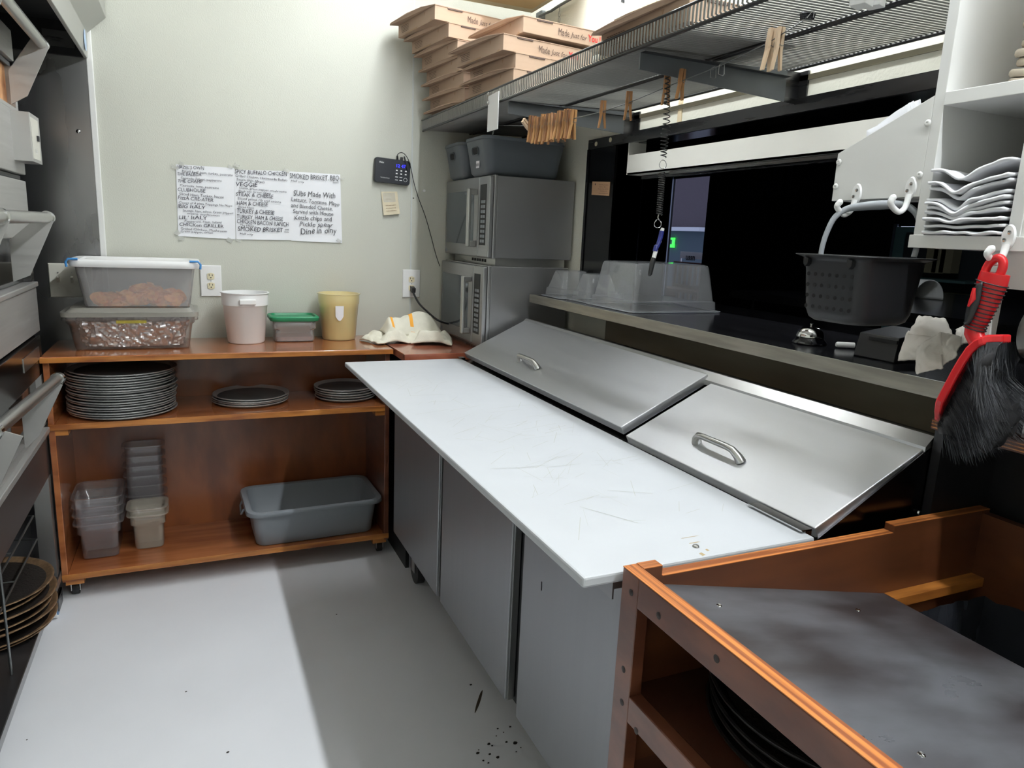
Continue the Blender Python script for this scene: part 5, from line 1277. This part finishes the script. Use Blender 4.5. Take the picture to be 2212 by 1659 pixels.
# crumpled paper bags in the lower pigeonhole
zz = 1.4555
PL = ['lowest', 'second from below', 'third from below', 'fourth from below', 'fifth from below', 'sixth from below', 'seventh from below', 'eighth from below', 'ninth from below', 'topmost']
for k in range(10):
    th = 0.0075 + 0.002 * (k > 6); th2 = 0.006
    def f(u, v, k=k, zz=zz, th=th):
        y = 0.750 + u * 0.136; x = UX - 0.012 + v * 0.20 + 0.004 * math.sin(k * 2.1)
        sag = -0.018 * math.exp(-((u - 0.60) / 0.16) ** 2) * min(1, k / 5.0) + 0.010 * (u < .35) * (1 - u / .35) * min(1, k / 6.0)
        r = noise.noise(Vector((u * 5, v * 6, k * 3.3))) * 0.0035
        return (x + 0.006 * noise.noise(Vector((u * 4, k, 2))), y, zz + (0.012 + sag) * min(1, k / 3.0) + r + 0.002)
    g = G(); g.grid(f, 26, 14); ob = g.build('paper_bag', M_PAPER, smooth=70, solid=0.0045, norm=False)
    tag(ob, 'crumpled white paper bag, %s of the pile in the lower pigeonhole' % PL[k], 'paper bag', 'white paper bags in the lower pigeonhole')
    zz += th
    if k == 6: zz += 0.010
    if k == 8: zz += 0.012
# stacked taupe lids in the upper pigeonhole
RL = PL[:9] + ['tenth from below', 'eleventh from below', 'topmost']
g0 = None
for k in range(12):
    lab = 'taupe plastic lid, %s of the leaning stack in the upper pigeonhole' % RL[k]
    if g0 is None:
        g = G(); r = 0.058
        g.lathe([(0, 0.006), (r * .8, 0.006), (r * .86, 0.0), (r * .96, 0.0), (r, 0.004), (r * 1.0, 0.009), (r * .96, 0.0125), (r * .88, 0.0125), (r * .8, 0.010), (0, 0.010)], (0, 0, 0), 44)
        g0 = g.build('round_lid', M_RINGS, smooth=60); o = g0
    else: o = g0.copy(); COL.objects.link(o)
    tag(o, lab, 'lid', 'taupe lids in the upper pigeonhole')
    o.location = (1.335 + 0.002 * math.sin(k * 1.7), 0.806 + 0.003 * math.sin(k * 2.3) - (0.006 if k > 1 else 0) - (0.006 if k > 3 else 0), 1.700 + k * 0.0152 + 0.006); o.rotation_euler = (0.14, -0.1, 0)
# metal roll on the ledge behind the brush
t = thing('foil_roll', 'silver horizontal roll on a small stand behind the red brush', 'roll', (1.31, 0.6, 1.121))
g = G(); g.cyl((1.31, 0.42, 1.298), (1.31, 0.738, 1.298), 0.048, 40); g.build('roll', M_SATIN, t, smooth=40)
for yy in (0.46, 0.70): 
    g = G(); g.box(1.28, 1.34, yy - 0.01, yy + 0.01, 1.121, 1.255); g.build('stand_leg', M_SATIN, t)
# plywood ledge and black splash panel behind the station
g = G(); g.box(1.252, XW - 0.001, -0.30, 0.852, 1.100, 1.120); o = g.build('plywood_ledge', M_WOODB, bevel=0.001); tag(o, 'plywood ledge behind the hanging brush at the right wall', 'ledge')
g = G()
for k in range(3): g.box(1.2512, 1.252, -0.30, 0.852, 1.1035 + k * 0.006, 1.1055 + k * 0.006)
g.build('ply_layers', M_WOODE, o)
g = G(); g.box(1.278, XW - 0.002, 0.842, 0.860, 0.62, 1.0995); g.box(1.45, XW - 0.002, -0.30, 0.842, 0.0, 1.0995); tag(g.build('black_panel', mat('black_panel', (24, 24, 27), 0.35)), 'matte black splash panel between the prep table and plywood ledge', 'panel')

# ------------------------------------------------------------------ small things on the pass-through counter
q = at('z', 1.182, 1748, 741)
t = thing('service_bell', 'chrome service bell on a black base on the pass-through counter', 'bell', q)
g = G(); g.lathe([(0.0, 0), (0.042, 0.0), (0.042, 0.003), (0.034, 0.012), (0.032, 0.016), (0.0, 0.016)], q, 40); g.build('base', M_BLACKG, t, smooth=50)
g = G(); g.lathe([(0.034, 0.017), (0.0335, 0.022), (0.030, 0.031), (0.022, 0.039), (0.010, 0.043), (0, 0.0435)], q, 40); g.build('dome', M_CHROME, t, smooth=60)
g = G(); g.lathe([(0.003, 0.043), (0.003, 0.048), (0.005, 0.050), (0, 0.052)], q, 16); g.build('plunger', M_CHROME, t, smooth=60)
t = thing('card_reader', 'black card reader box on the counter under the basket', 'device', (1.46, 1.12, 1.181))
g = G(); g.loft([[(1.405, 1.065, 1.1815), (1.52, 1.065, 1.1815), (1.52, 1.172, 1.1815), (1.405, 1.172, 1.1815)], [(1.415, 1.068, 1.236), (1.52, 1.068, 1.250), (1.52, 1.170, 1.250), (1.415, 1.170, 1.236)]]); g.build('housing', M_BLACK, t, bevel=0.002)
g = G(); g.box(1.409, 1.4135, 1.068, 1.140, 1.222, 1.230); g.build('slot', M_BLACKM, t)
p0, p1 = at('z', 1.189, 1806, 744), at('z', 1.189, 1845, 746)
t = thing('white_marker', 'white marker lying on the counter beside the black card reader', 'marker', p0)
g = G(); g.tube([p0, p0.lerp(p1, 0.08), p1], [0.005, 0.007, 0.007], 14); g.build('barrel', M_WHITEPL, t, smooth=50)
# napkin
def patch(c00, c10, c11, c01, nrm, amp, seed, nu=24, nv=20):
    def f(u, v):
        p = (c00 * (1 - u) + c10 * u) * (1 - v) + (c01 * (1 - u) + c11 * u) * v
        return p + Vector(nrm) * (amp * math.sin(PI * u) * math.sin(PI * v) + 0.006 * noise.noise(Vector((u * 3.5, v * 3.5, seed)))) + Vector((0, 0, 0.003 * noise.noise(Vector((u * 6, v * 6, seed + 4)))))
    g = G(); g.grid(f, nu, nv); return g
t = thing('cloth_napkin', 'crumpled white cloth draped over the near end of the counter', 'cloth', at('z', 1.18, 2010, 780))
X_ = lambda x, px, py: at('x', x, px, py)
patch(X_(1.40, 1962, 715), X_(1.42, 2058, 722), X_(1.34, 2035, 775), X_(1.345, 1938, 780), (-1, 0, 0), 0.012, 3).build('rear_fold', M_CLOTH, t, smooth=80, solid=0.003, norm=False)
patch(X_(1.43, 1985, 682), X_(1.44, 2042, 690), X_(1.40, 2062, 735), X_(1.39, 1962, 722), (-1, 0, 0.4), 0.020, 7).build('raised_fold', M_CLOTH, t, smooth=80, solid=0.003, norm=False)
patch(X_(1.34, 1982, 748), X_(1.36, 2035, 718), X_(1.296, 2035, 795), X_(1.290, 1978, 808), (-1, 0, 0), 0.018, 12).build('front_fold', M_CLOTH, t, smooth=80, solid=0.003, norm=False)
patch(X_(1.36, 2030, 718), X_(1.38, 2078, 728), X_(1.32, 2068, 768), X_(1.31, 2025, 797), (-1, 0, 0.2), 0.010, 19).build('front_fold', M_CLOTH, t, smooth=80, solid=0.003, norm=False)
patch(X_(1.45, 2066, 712), X_(1.44, 2100, 698), X_(1.40, 2100, 740), X_(1.39, 2068, 745), (-1, 0, 0.2), 0.010, 25).build('rear_fold', M_CLOTH, t, smooth=80, solid=0.003, norm=False)
# dark table in the dining room with a white curved item
q = at('z', 1.18, 2005, 648)
t = thing('bar_table', 'dark high table in the dining room seen behind the basket', 'table', (q.x + .2, q.y - .2, 0))
g = G(); g.box(2.7, 4.4, 1.3, 3.1, 1.14, 1.18); g.build('table_top', M_COUNTER, t)
for x, y in ((2.8, 1.4), (2.8, 3.0), (4.3, 1.4), (4.3, 3.0)):
    g = G(); g.cyl((x, y, 0), (x, y, 1.14), 0.03, 12); g.build('leg', M_BLACKG, t)
g = G(); ux = Vector((_r0.x, _r0.y, 0)); back = Vector((_f.x, _f.y, 0)).normalized()
r_ = 0.085; c0 = Vector((q.x, q.y, 1.182))
g.grid(lambda u, v: c0 + Vector((0.9, -0.3, 0)).normalized() * (r_ * math.cos(PI * u)) * 1.0 + Vector((0, 0, r_ * 1.2 * math.sin(PI * u))) + Vector((-0.25, 0.95, 0)).normalized() * (v * 0.22), 20, 4)
tag(g.build('napkin_holder', M_WHITEPL, smooth=60, solid=0.006), 'white half-round holder on the dark dining table', 'holder')

# ================================================================== wooden trash station
st = thing('trash_station', 'dark wooden prep station with worn black sloping top and bin opening', 'station', (1.0, 0.3, 0))
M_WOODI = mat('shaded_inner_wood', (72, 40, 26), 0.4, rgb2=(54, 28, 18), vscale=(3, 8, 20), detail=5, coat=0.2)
S0, S1, SY_, SN = 0.580, 1.420, 0.838, -0.30
g = G()
g.box(S0, S0 + 0.022, 0.795, SY_, 0.06, 0.9349); g.box(S0, S0 + 0.022, SN, SN + 0.05, 0.06, 0.9349)
g.box(S0, S0 + 0.022, SN + .05, 0.795, 0.888, 0.9349); g.box(S0, S0 + 0.022, SN + .05, 0.795, 0.697, 0.741); g.box(S0, S0 + 0.022, SN + .05, 0.795, 0.06, 0.16)
g.build('face_frame', M_WOODD, st, bevel=0.0015)
def lz(x): return 0.914 - (x - 0.60) * 0.2085
g = G(); g.box(S0, S0 + 0.024, SN, SY_, 0.9349, 0.9362); g.build('top_edge_band', mat('ply_edge_orange', (200, 124, 62), 0.35, rgb2=(132, 70, 34), vscale=(140, 2, 10), detail=3, coat=0.2, lo=.42, hi=.58), st)
mat('ply_edge_cross', (190, 118, 62), 0.38, rgb2=(128, 70, 34), vscale=(2, 140, 10), detail=3, coat=0.2, lo=.42, hi=.58)
g = G(); g.box(S0 + 0.022, 0.638, SY_ - 0.02, SY_, 0.6, 0.936); g.box(0.638, 1.150, SY_ - 0.02, SY_, 0.6, 0.919); g.box(1.150, S1, SY_ - 0.02, SY_, 0.5, 0.932); g.build('far_rim', M_WOODB, st)
g = G()
for x0, x1, z in ((S0 + 0.024, 0.638, 0.936), (0.640, 1.148, 0.919), (1.150, S1, 0.932)): g.box(x0, x1, SY_ - 0.0202, SY_ + 0.0002, z, z + 0.0012)
g.build('rim_edge_band', MATS['ply_edge_cross'], st)
g = G(); g.box(S1 - 0.02, S1, SN, SY_ - 0.02, 0.5, 0.926); g.build('wall_side_rim', M_WOODB, st)
g = G(); g.extr([(S0 + 0.022, SN, lz(0.602)), (1.150, SN, lz(1.15)), (1.150, SN, lz(1.15) - 0.018), (S0 + 0.022, SN, lz(0.602) - 0.018)], (0, SY_ - 0.02 - SN, 0)); g.build('sloping_top', M_LAM, st)
g = G(); g.box(1.150, S1 - 0.02, SY_ - 0.045, SY_ - 0.02, 0.782, 0.800); g.build('bin_lip', M_WOODE, st)
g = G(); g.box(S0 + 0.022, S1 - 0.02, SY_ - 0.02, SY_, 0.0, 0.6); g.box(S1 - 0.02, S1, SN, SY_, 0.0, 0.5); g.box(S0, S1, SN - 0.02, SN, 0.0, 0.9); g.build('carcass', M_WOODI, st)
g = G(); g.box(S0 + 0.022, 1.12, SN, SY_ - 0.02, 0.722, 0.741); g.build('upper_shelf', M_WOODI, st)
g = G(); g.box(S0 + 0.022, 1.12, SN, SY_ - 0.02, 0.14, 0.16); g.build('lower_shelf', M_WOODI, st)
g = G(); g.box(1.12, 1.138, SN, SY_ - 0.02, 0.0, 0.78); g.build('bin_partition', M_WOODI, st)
for px, py in ((1553, 1308), (1853, 1318), (1990, 1630)):
    g = G(); d = None
    # find the point on the sloping top
    v = _f * FPX + _r * (px - 1106.0) - _u * (py - 829.5); c = Vector((0, 0, CAMZ))
    s = (0.914 + 0.60 * 0.2085 - CAMZ) / (v.z + 0.2085 * v.x); p = c + v * s
    g.lathe([(0.0045, 0), (0.0035, 0.0015), (0, 0.001)], p, 12); g.build('screw', M_CHROME, st, smooth=60)
for py, pz in ((0.742, 0.905), (0.62, 0.912), (0.812, 0.905), (0.815, 0.775), (0.77, 0.70), (0.812, 0.72), (0.30, 0.90)):
    g = G(); g.lathe([(0.0055, 0), (0.0, 0.0004)], (S0 - 0.0003, py, pz), 12, axis=(-1, 0, 0)); g.build('plug', mat('dark_plug%g' % py, (48, 40, 38), 0.6), st)
# black bag
def bagf(u, v):
    a = u * 4; x0, x1, y0, y1 = 1.156, S1 - 0.024, SN + 0.02, SY_ - 0.05
    if a < 1: x, y = x0 + (x1 - x0) * a, y1
    elif a < 2: x, y = x1, y1 + (y0 - y1) * (a - 1)
    elif a < 3: x, y = x1 + (x0 - x1) * (a - 2), y0
    else: x, y = x0, y0 + (y1 - y0) * (a - 3)
    cx, cy = (x0 + x1) / 2, (y0 + y1) / 2
    n1 = abs(noise.noise(Vector((x * 16, y * 16, v * 1.5)))) * 0.055 + abs(noise.noise(Vector((x * 40, y * 40, v * 3)))) * 0.02
    k = 0.004 + n1 * (0.3 + v) + 0.02 * v
    return (x + (cx - x) * k / max(0.05, abs(x1 - x0) / 2), y + (cy - y) * k / 0.5, 0.775 - 0.40 * v + 0.01 * noise.noise(Vector((x * 20, y * 20, 2))) * (1 - v))
t = thing('bin_bag', 'black plastic bin bag lining the opening of the wooden station', 'bag', (1.27, 0.25, 0.375))
g = G(); g.grid(bagf, 200, 26); g.box(1.17, 1.39, SN + 0.05, SY_ - 0.09, 0.372, 0.378); g.build('liner', M_BAG, t, smooth=60, norm=False)
# black pans in the upper opening
pz = pizza_pan(0.20, m=mat('seasoned_rim', (40, 38, 38), 0.4, metal=0.6), inner=M_PANC, h=0.02, loc=(0.835, 0.61, 0.743), lab='x', group='black pans inside the wooden station')
for k in range(4):
    lab = 'round black seasoned pan, %s of the stack inside the wooden station' % ordl(k, 4)
    if k == 0: pz['label'] = lab
    else: dup(pz, (0.004 * math.sin(k * 3), 0.006 * math.sin(k * 5), 0.017 * k), lab)

# ================================================================== pizza oven at the left
OX = -0.50; OYN, OYF = 1.30, 2.945
ov = thing('pizza_oven', 'tall stainless double deck pizza oven with tube handles at the left', 'oven', (-0.95, 2.1, 0))
g = G(); g.box(-1.36, OX - 0.03, OYN, OYF, 0.50, 2.0); g.build('body', M_STEELD, ov)
def face(z0, z1, name, m, proud=0.0, yf=None, lab=None, bev=0.003):
    g = G(); g.box(OX - 0.032, OX + proud, OYN, yf or OYF, z0, z1); return g.build(name, m, ov, bevel=bev, label=lab)
M_OV = mat('oven_front_steel', (178, 177, 175), 0.40, metal=0.65, vscale=(6, 2, 60), rvar=0.08)
d1 = face(1.905, 2.0, 'upper_door', M_OV)
face(1.885, 1.903, 'gap_strip', M_BLACK, -0.012)
g = G(); g.box(OX - 0.03, OX - 0.022, OYN, OYF - 0.035, 1.752, 1.885); w_ = g.build('upper_window', M_ORIN, ov)
g = G(); g.box(OX - 0.022, OX, OYF - 0.035, OYF, 1.745, 1.885); g.box(OX - 0.022, OX, OYN, OYF - .035, 1.745, 1.756); g.build('window_frame', M_OV, w_)
face(1.548, 1.743, 'upper_panel', M_OV, 0.004)
face(1.530, 1.546, 'gap_strip', M_BLACK, -0.012)
d2 = face(1.345, 1.528, 'middle_door', M_OV, 0.002)
face(1.195, 1.343, 'middle_recess', M_OVGLASS, -0.024, bev=0)
g = G(); g.box(OX - 0.024, OX + 0.0, OYF - 0.04, OYF, 1.195, 1.343); g.build('recess_jamb', M_STEELD, ov)
face(1.176, 1.193, 'door_sill', M_OV, 0.012, yf=2.94)
face(1.020, 1.174, 'control_panel', M_OV, 0.004)
face(1.008, 1.018, 'gap_strip', M_BLACK, -0.012)
d3 = face(0.870, 1.006, 'lower_panel', mat('oven_polished_steel', (120, 120, 122), 0.2, metal=1.0, bump=0.2, bscale=(4, 4, 4)), 0.003)
face(0.715, 0.868, 'lower_glass', M_OVGLASS, -0.016, bev=0)
g = G(); g.box(OX - 0.02, OX + 0.002, OYF - 0.05, OYF - 0.02, 0.70, 0.87); g.box(OX - 0.02, OX + 0.002, OYN, OYF, 0.69, 0.715); g.build('glass_frame', M_OV, ov)
face(0.668, 0.688, 'lower_sill', M_OV, 0.018, yf=2.872)
face(0.50, 0.665, 'base_panel', mat('oven_base_steel', (118, 112, 112), 0.35, metal=0.9), 0.0)
def oven_handle(far, near, plate_pts, parent, y):
    g = G(); g.cyl(far, near, 0.0165, 24); h = g.build('handle', M_SATIN, ov, smooth=40)
    f_, n_ = Vector(far), Vector(near); d = (n_ - f_).normalized()
    g = G(); g.cyl(f_ - d * 0.006, f_ + d * 0.012, 0.0205, 24); g.build('end_cap', M_CHROME, h, smooth=40)
    g = G(); m_ = f_ + d * 0.62; g.cyl(m_, m_ + d * 0.02, 0.0205, 24); g.build('collar', M_CHROME, h, smooth=40)
    g = G(); g.extr([(x, y, z) for x, z in plate_pts], (0, -0.005, 0)); g.build('arm_plate', M_OV, h)
    g = G(); g.extr([(x, m_.y, z) for x, z in plate_pts], (0, -0.005, 0)); g.build('arm_plate', M_OV, h)
oven_handle((-0.405, 2.862, 1.955), (-0.405, 1.35, 1.955), [(-0.425, 1.975), (-0.385, 1.945), (-0.455, 1.79), (-0.50, 1.76), (-0.50, 1.86)], d1, 2.85)
oven_handle((-0.400, 2.650, 1.412), (-0.400, 1.35, 1.412), [(-0.42, 1.415), (-0.382, 1.400), (-0.455, 1.235), (-0.50, 1.215), (-0.50, 1.34)], d2, 2.63)
fA, fB = at('x', -0.40, 125, 818), at('z', 0.915, 30, 898)
dd = (Vector((fB.x, fB.y, fA.z)) - fA).normalized()
oven_handle(tuple(fA), tuple(fA + dd * 1.1), [(-0.42, 0.915), (-0.385, 0.90), (-0.46, 0.74), (-0.50, 0.70), (-0.50, 0.84)], d3, fA.y - 0.02)
Q = [at('x', -0.445, *p) for p in ((57, 276), (104, 299), (110, 396), (62, 380))]
yl, yr = Q[0].y, Q[1].y
g = G(); g.extr([(-0.445, OYF - 0.16, 1.585), (-0.445, OYF, 1.585), (-0.445, OYF, 1.735), (-0.445, OYF - 0.16, 1.735)], (-0.055, 0, 0)); cb = g.build('control_box', M_OV, ov, bevel=0.001)
g = G(); g.box(-0.445, -0.4438, OYF - 0.15, OYF - 0.03, 1.595, 1.722); g.build('dial_plate', M_SWITCH, cb)
g = G(); g.box(-0.4438, -0.438, OYF - 0.075, OYF - 0.055, 1.655, 1.672); g.build('toggle', M_BLACK, cb)
g = G(); g.text('009', (-0.4434, OYF - 0.115, 1.612), (0, 1, 0), (0, 0, 1), 0.026, width=0.035); g.build('numbers', M_WHITEPL, cb)
Q = [at('x', OX + 0.0035, *p) for p in ((49, 773), (83, 751), (86, 779), (52, 802))]
zl0, zl1 = 0.93, 0.985
g = G(); g.box(OX + 0.003, OX + 0.005, Q[0].y, Q[1].y, sum(q.z for q in Q[2:]) / 2, sum(q.z for q in Q[:2]) / 2); lp = g.build('name_plate', M_SATIN, ov)
# stand under the oven
for x in (OX - 0.05, -1.30):
    for y in (OYF - 0.08, OYN + 0.02):
        g = G(); g.box(x, x + 0.05, y, y + 0.05, 0.118, 0.50); g.build('stand_leg', M_STEELV, ov)
g = G(); g.box(-1.34, OX + 0.004, OYN, OYF, 0.100, 0.118); g.build('lower_tray', mat('tray_steel', (92, 92, 96), 0.35, metal=0.9, rvar=0.1, vscale=(8, 8, 8)), ov)
for x in (OX - 0.008, -1.28):
    for y in (OYF - 0.13, OYN + 0.08):
        g = G(); g.cyl((x - 0.014, y - 0.03, 0.036), (x + 0.014, y - 0.03, 0.036), 0.036, 28); c = g.build('caster', M_WHITEPL, ov, smooth=40)
        g = G(); g.cyl((x - 0.016, y - 0.03, 0.036), (x + 0.016, y - 0.03, 0.036), 0.026, 28); g.build('hub', M_BLUEC, c)
        g = G(); g.box(x - 0.022, x - 0.018, y - 0.05, y + 0.03, 0.03, 0.085); g.box(x + 0.018, x + 0.022, y - 0.05, y + 0.03, 0.03, 0.085); g.box(x - 0.022, x + 0.022, y - 0.05, y + 0.03, 0.078, 0.085); g.build('fork', M_STEELD, c)
g = G(); g.box(OX + 0.004, OX + 0.007, OYN, OYF, 0.092, 0.119); g.build('tray_lip', M_STEELY, ov)
# hood
hd = thing('exhaust_hood', 'stainless exhaust hood with dark underside above the oven', 'hood', (-0.8, 2.3, 2.0))
g = G(); g.prism([(-0.322, 2.004), (-0.318, 2.093), (-0.252, 2.156), (-0.252, 2.50), (-0.27, 2.50), (-0.27, 2.165), (-0.335, 2.10), (-0.335, 2.004)], 'y', 1.0, YB - 0.012); g.build('front_skin', mat('hood_steel', (176, 176, 172), 0.4, metal=0.6), hd, bevel=0.002)
g = G(); g.box(-1.40, -0.336, 1.0, YB - 0.012, 2.12, 2.14); g.box(-1.40, -0.336, YB - 0.03, YB - 0.013, 2.004, 2.12); g.build('dark_interior', M_BLACKM, hd)
g = G(); q = at('y', YB - .03, 120, 82); g.box(-0.46, -0.36, YB - 0.034, YB - 0.031, 2.03, 2.085); g.build('rating_plate', M_STEELD, hd)
p0 = at('x', -0.318, 182, 85); g = G()
ring = [Vector((-0.3175, 3.20 + 0.028 * math.cos(2 * PI * k / 24), 2.05 + 0.036 * math.sin(2 * PI * k / 24))) for k in range(24)]
g.extr(ring, (0.0015, 0, 0)); g.build('round_sticker', mat('pale_blue_sticker', (176, 196, 224), 0.5), hd)
# crusted pans on the tray
cp = pizza_pan(0.20, m=M_PANRIM, inner=M_PANC, h=0.012, loc=(-0.665, 2.55, 0.121), lab='x', group='crusted pans on the oven tray')
for k in range(9):
    lab = 'crusted dark pizza pan with bronze rim, %s of the stack under the oven' % ordl(k, 9)
    if k == 0: cp['label'] = lab
    else: dup(cp, (0.014 * math.sin(k * 2.4), 0.012 * math.sin(k * 4.1), 0.0165 * k), lab)
# wire rack
t = thing('wire_rack', 'bent wire rack standing over the crusted pans under the oven', 'rack', (-0.75, 2.6, 0.12))
for z, yy in ((0.31, 2.775), (0.404, 2.754)):
    g = G(); g.tube([(-0.96, 2.2, z), (-0.54, 2.2, z), (-0.535, yy, z), (-0.66, yy + 0.03, z), (-0.96, yy, z)], 0.0035, 8, closed=True)
    g.tube([(-0.96, 2.45, z), (-0.538, 2.45, z)], 0.003, 8)
    g.build('wire_tier', M_WIREM, t, smooth=60)
for x, y in ((-0.705, 2.725), (-0.525, 2.24), (-0.95, 2.68), (-0.95, 2.205)):
    g = G(); g.tube([(x, y, 0.119), (x, y, 0.47)], 0.0038, 8); g.build('upright', M_WIREM, t, smooth=60)

# ------------------------------------------------------------------ marks on the floor
def blot(px, py, rx, ry, a, name, lab, grp=None):
    c = at('z', 0.0006, px, py); g = G(); pts = []
    for k in range(18):
        th = 2 * PI * k / 18; q = 1 + 0.25 * noise.noise(Vector((math.cos(th) * 1.5, math.sin(th) * 1.5, px * 0.13)))
        x, y = rx * q * math.cos(th), ry * q * math.sin(th); pts.append(Vector((c.x + x * math.cos(a) - y * math.sin(a), c.y + x * math.sin(a) + y * math.cos(a), 0.0006)))
    g.extr(pts, (0, 0, 0.0006)); return g
g = blot(1034, 1516, 0.052, 0.0045, 1.0, '', ''); tag(g.build('floor_streak', mat('brown_streak', (74, 62, 50), 0.5)), 'brown streak on the grey floor beside the prep table doors', 'stain')

allp = [(1017, 1479, .004), (1075, 1574, .003), (1102, 1570, .003), (1113, 1605, .007), (1094, 1603, .004), (1072, 1590, .002), (1056, 1607, .005), (1063, 1611, .003), (1034, 1620, .002), (1032, 1627, .005), (1075, 1636, .005), (1044, 1643, .003), (1055, 1648, .003), (1115, 1624, .002), (1125, 1615, .002), (1088, 1582, .002), (402, 1494, .003), (727, 1327, .003), (492, 1625, .004), (58, 1598, .002), (1158, 1608, .002), (1058, 1629, .004)]
g = G()
for (x, y, r) in allp:
    h = blot(x, y, r, r * 0.8, 0.4, '', ''); me = bpy.data.meshes.new('tmp'); h.bm.to_mesh(me); g.bm.from_mesh(me); bpy.data.meshes.remove(me); h.bm.free()
tag(g.build('floor_specks', M_DROP), 'scattered dark drips and specks on the grey floor', 'stain', kind='stuff')
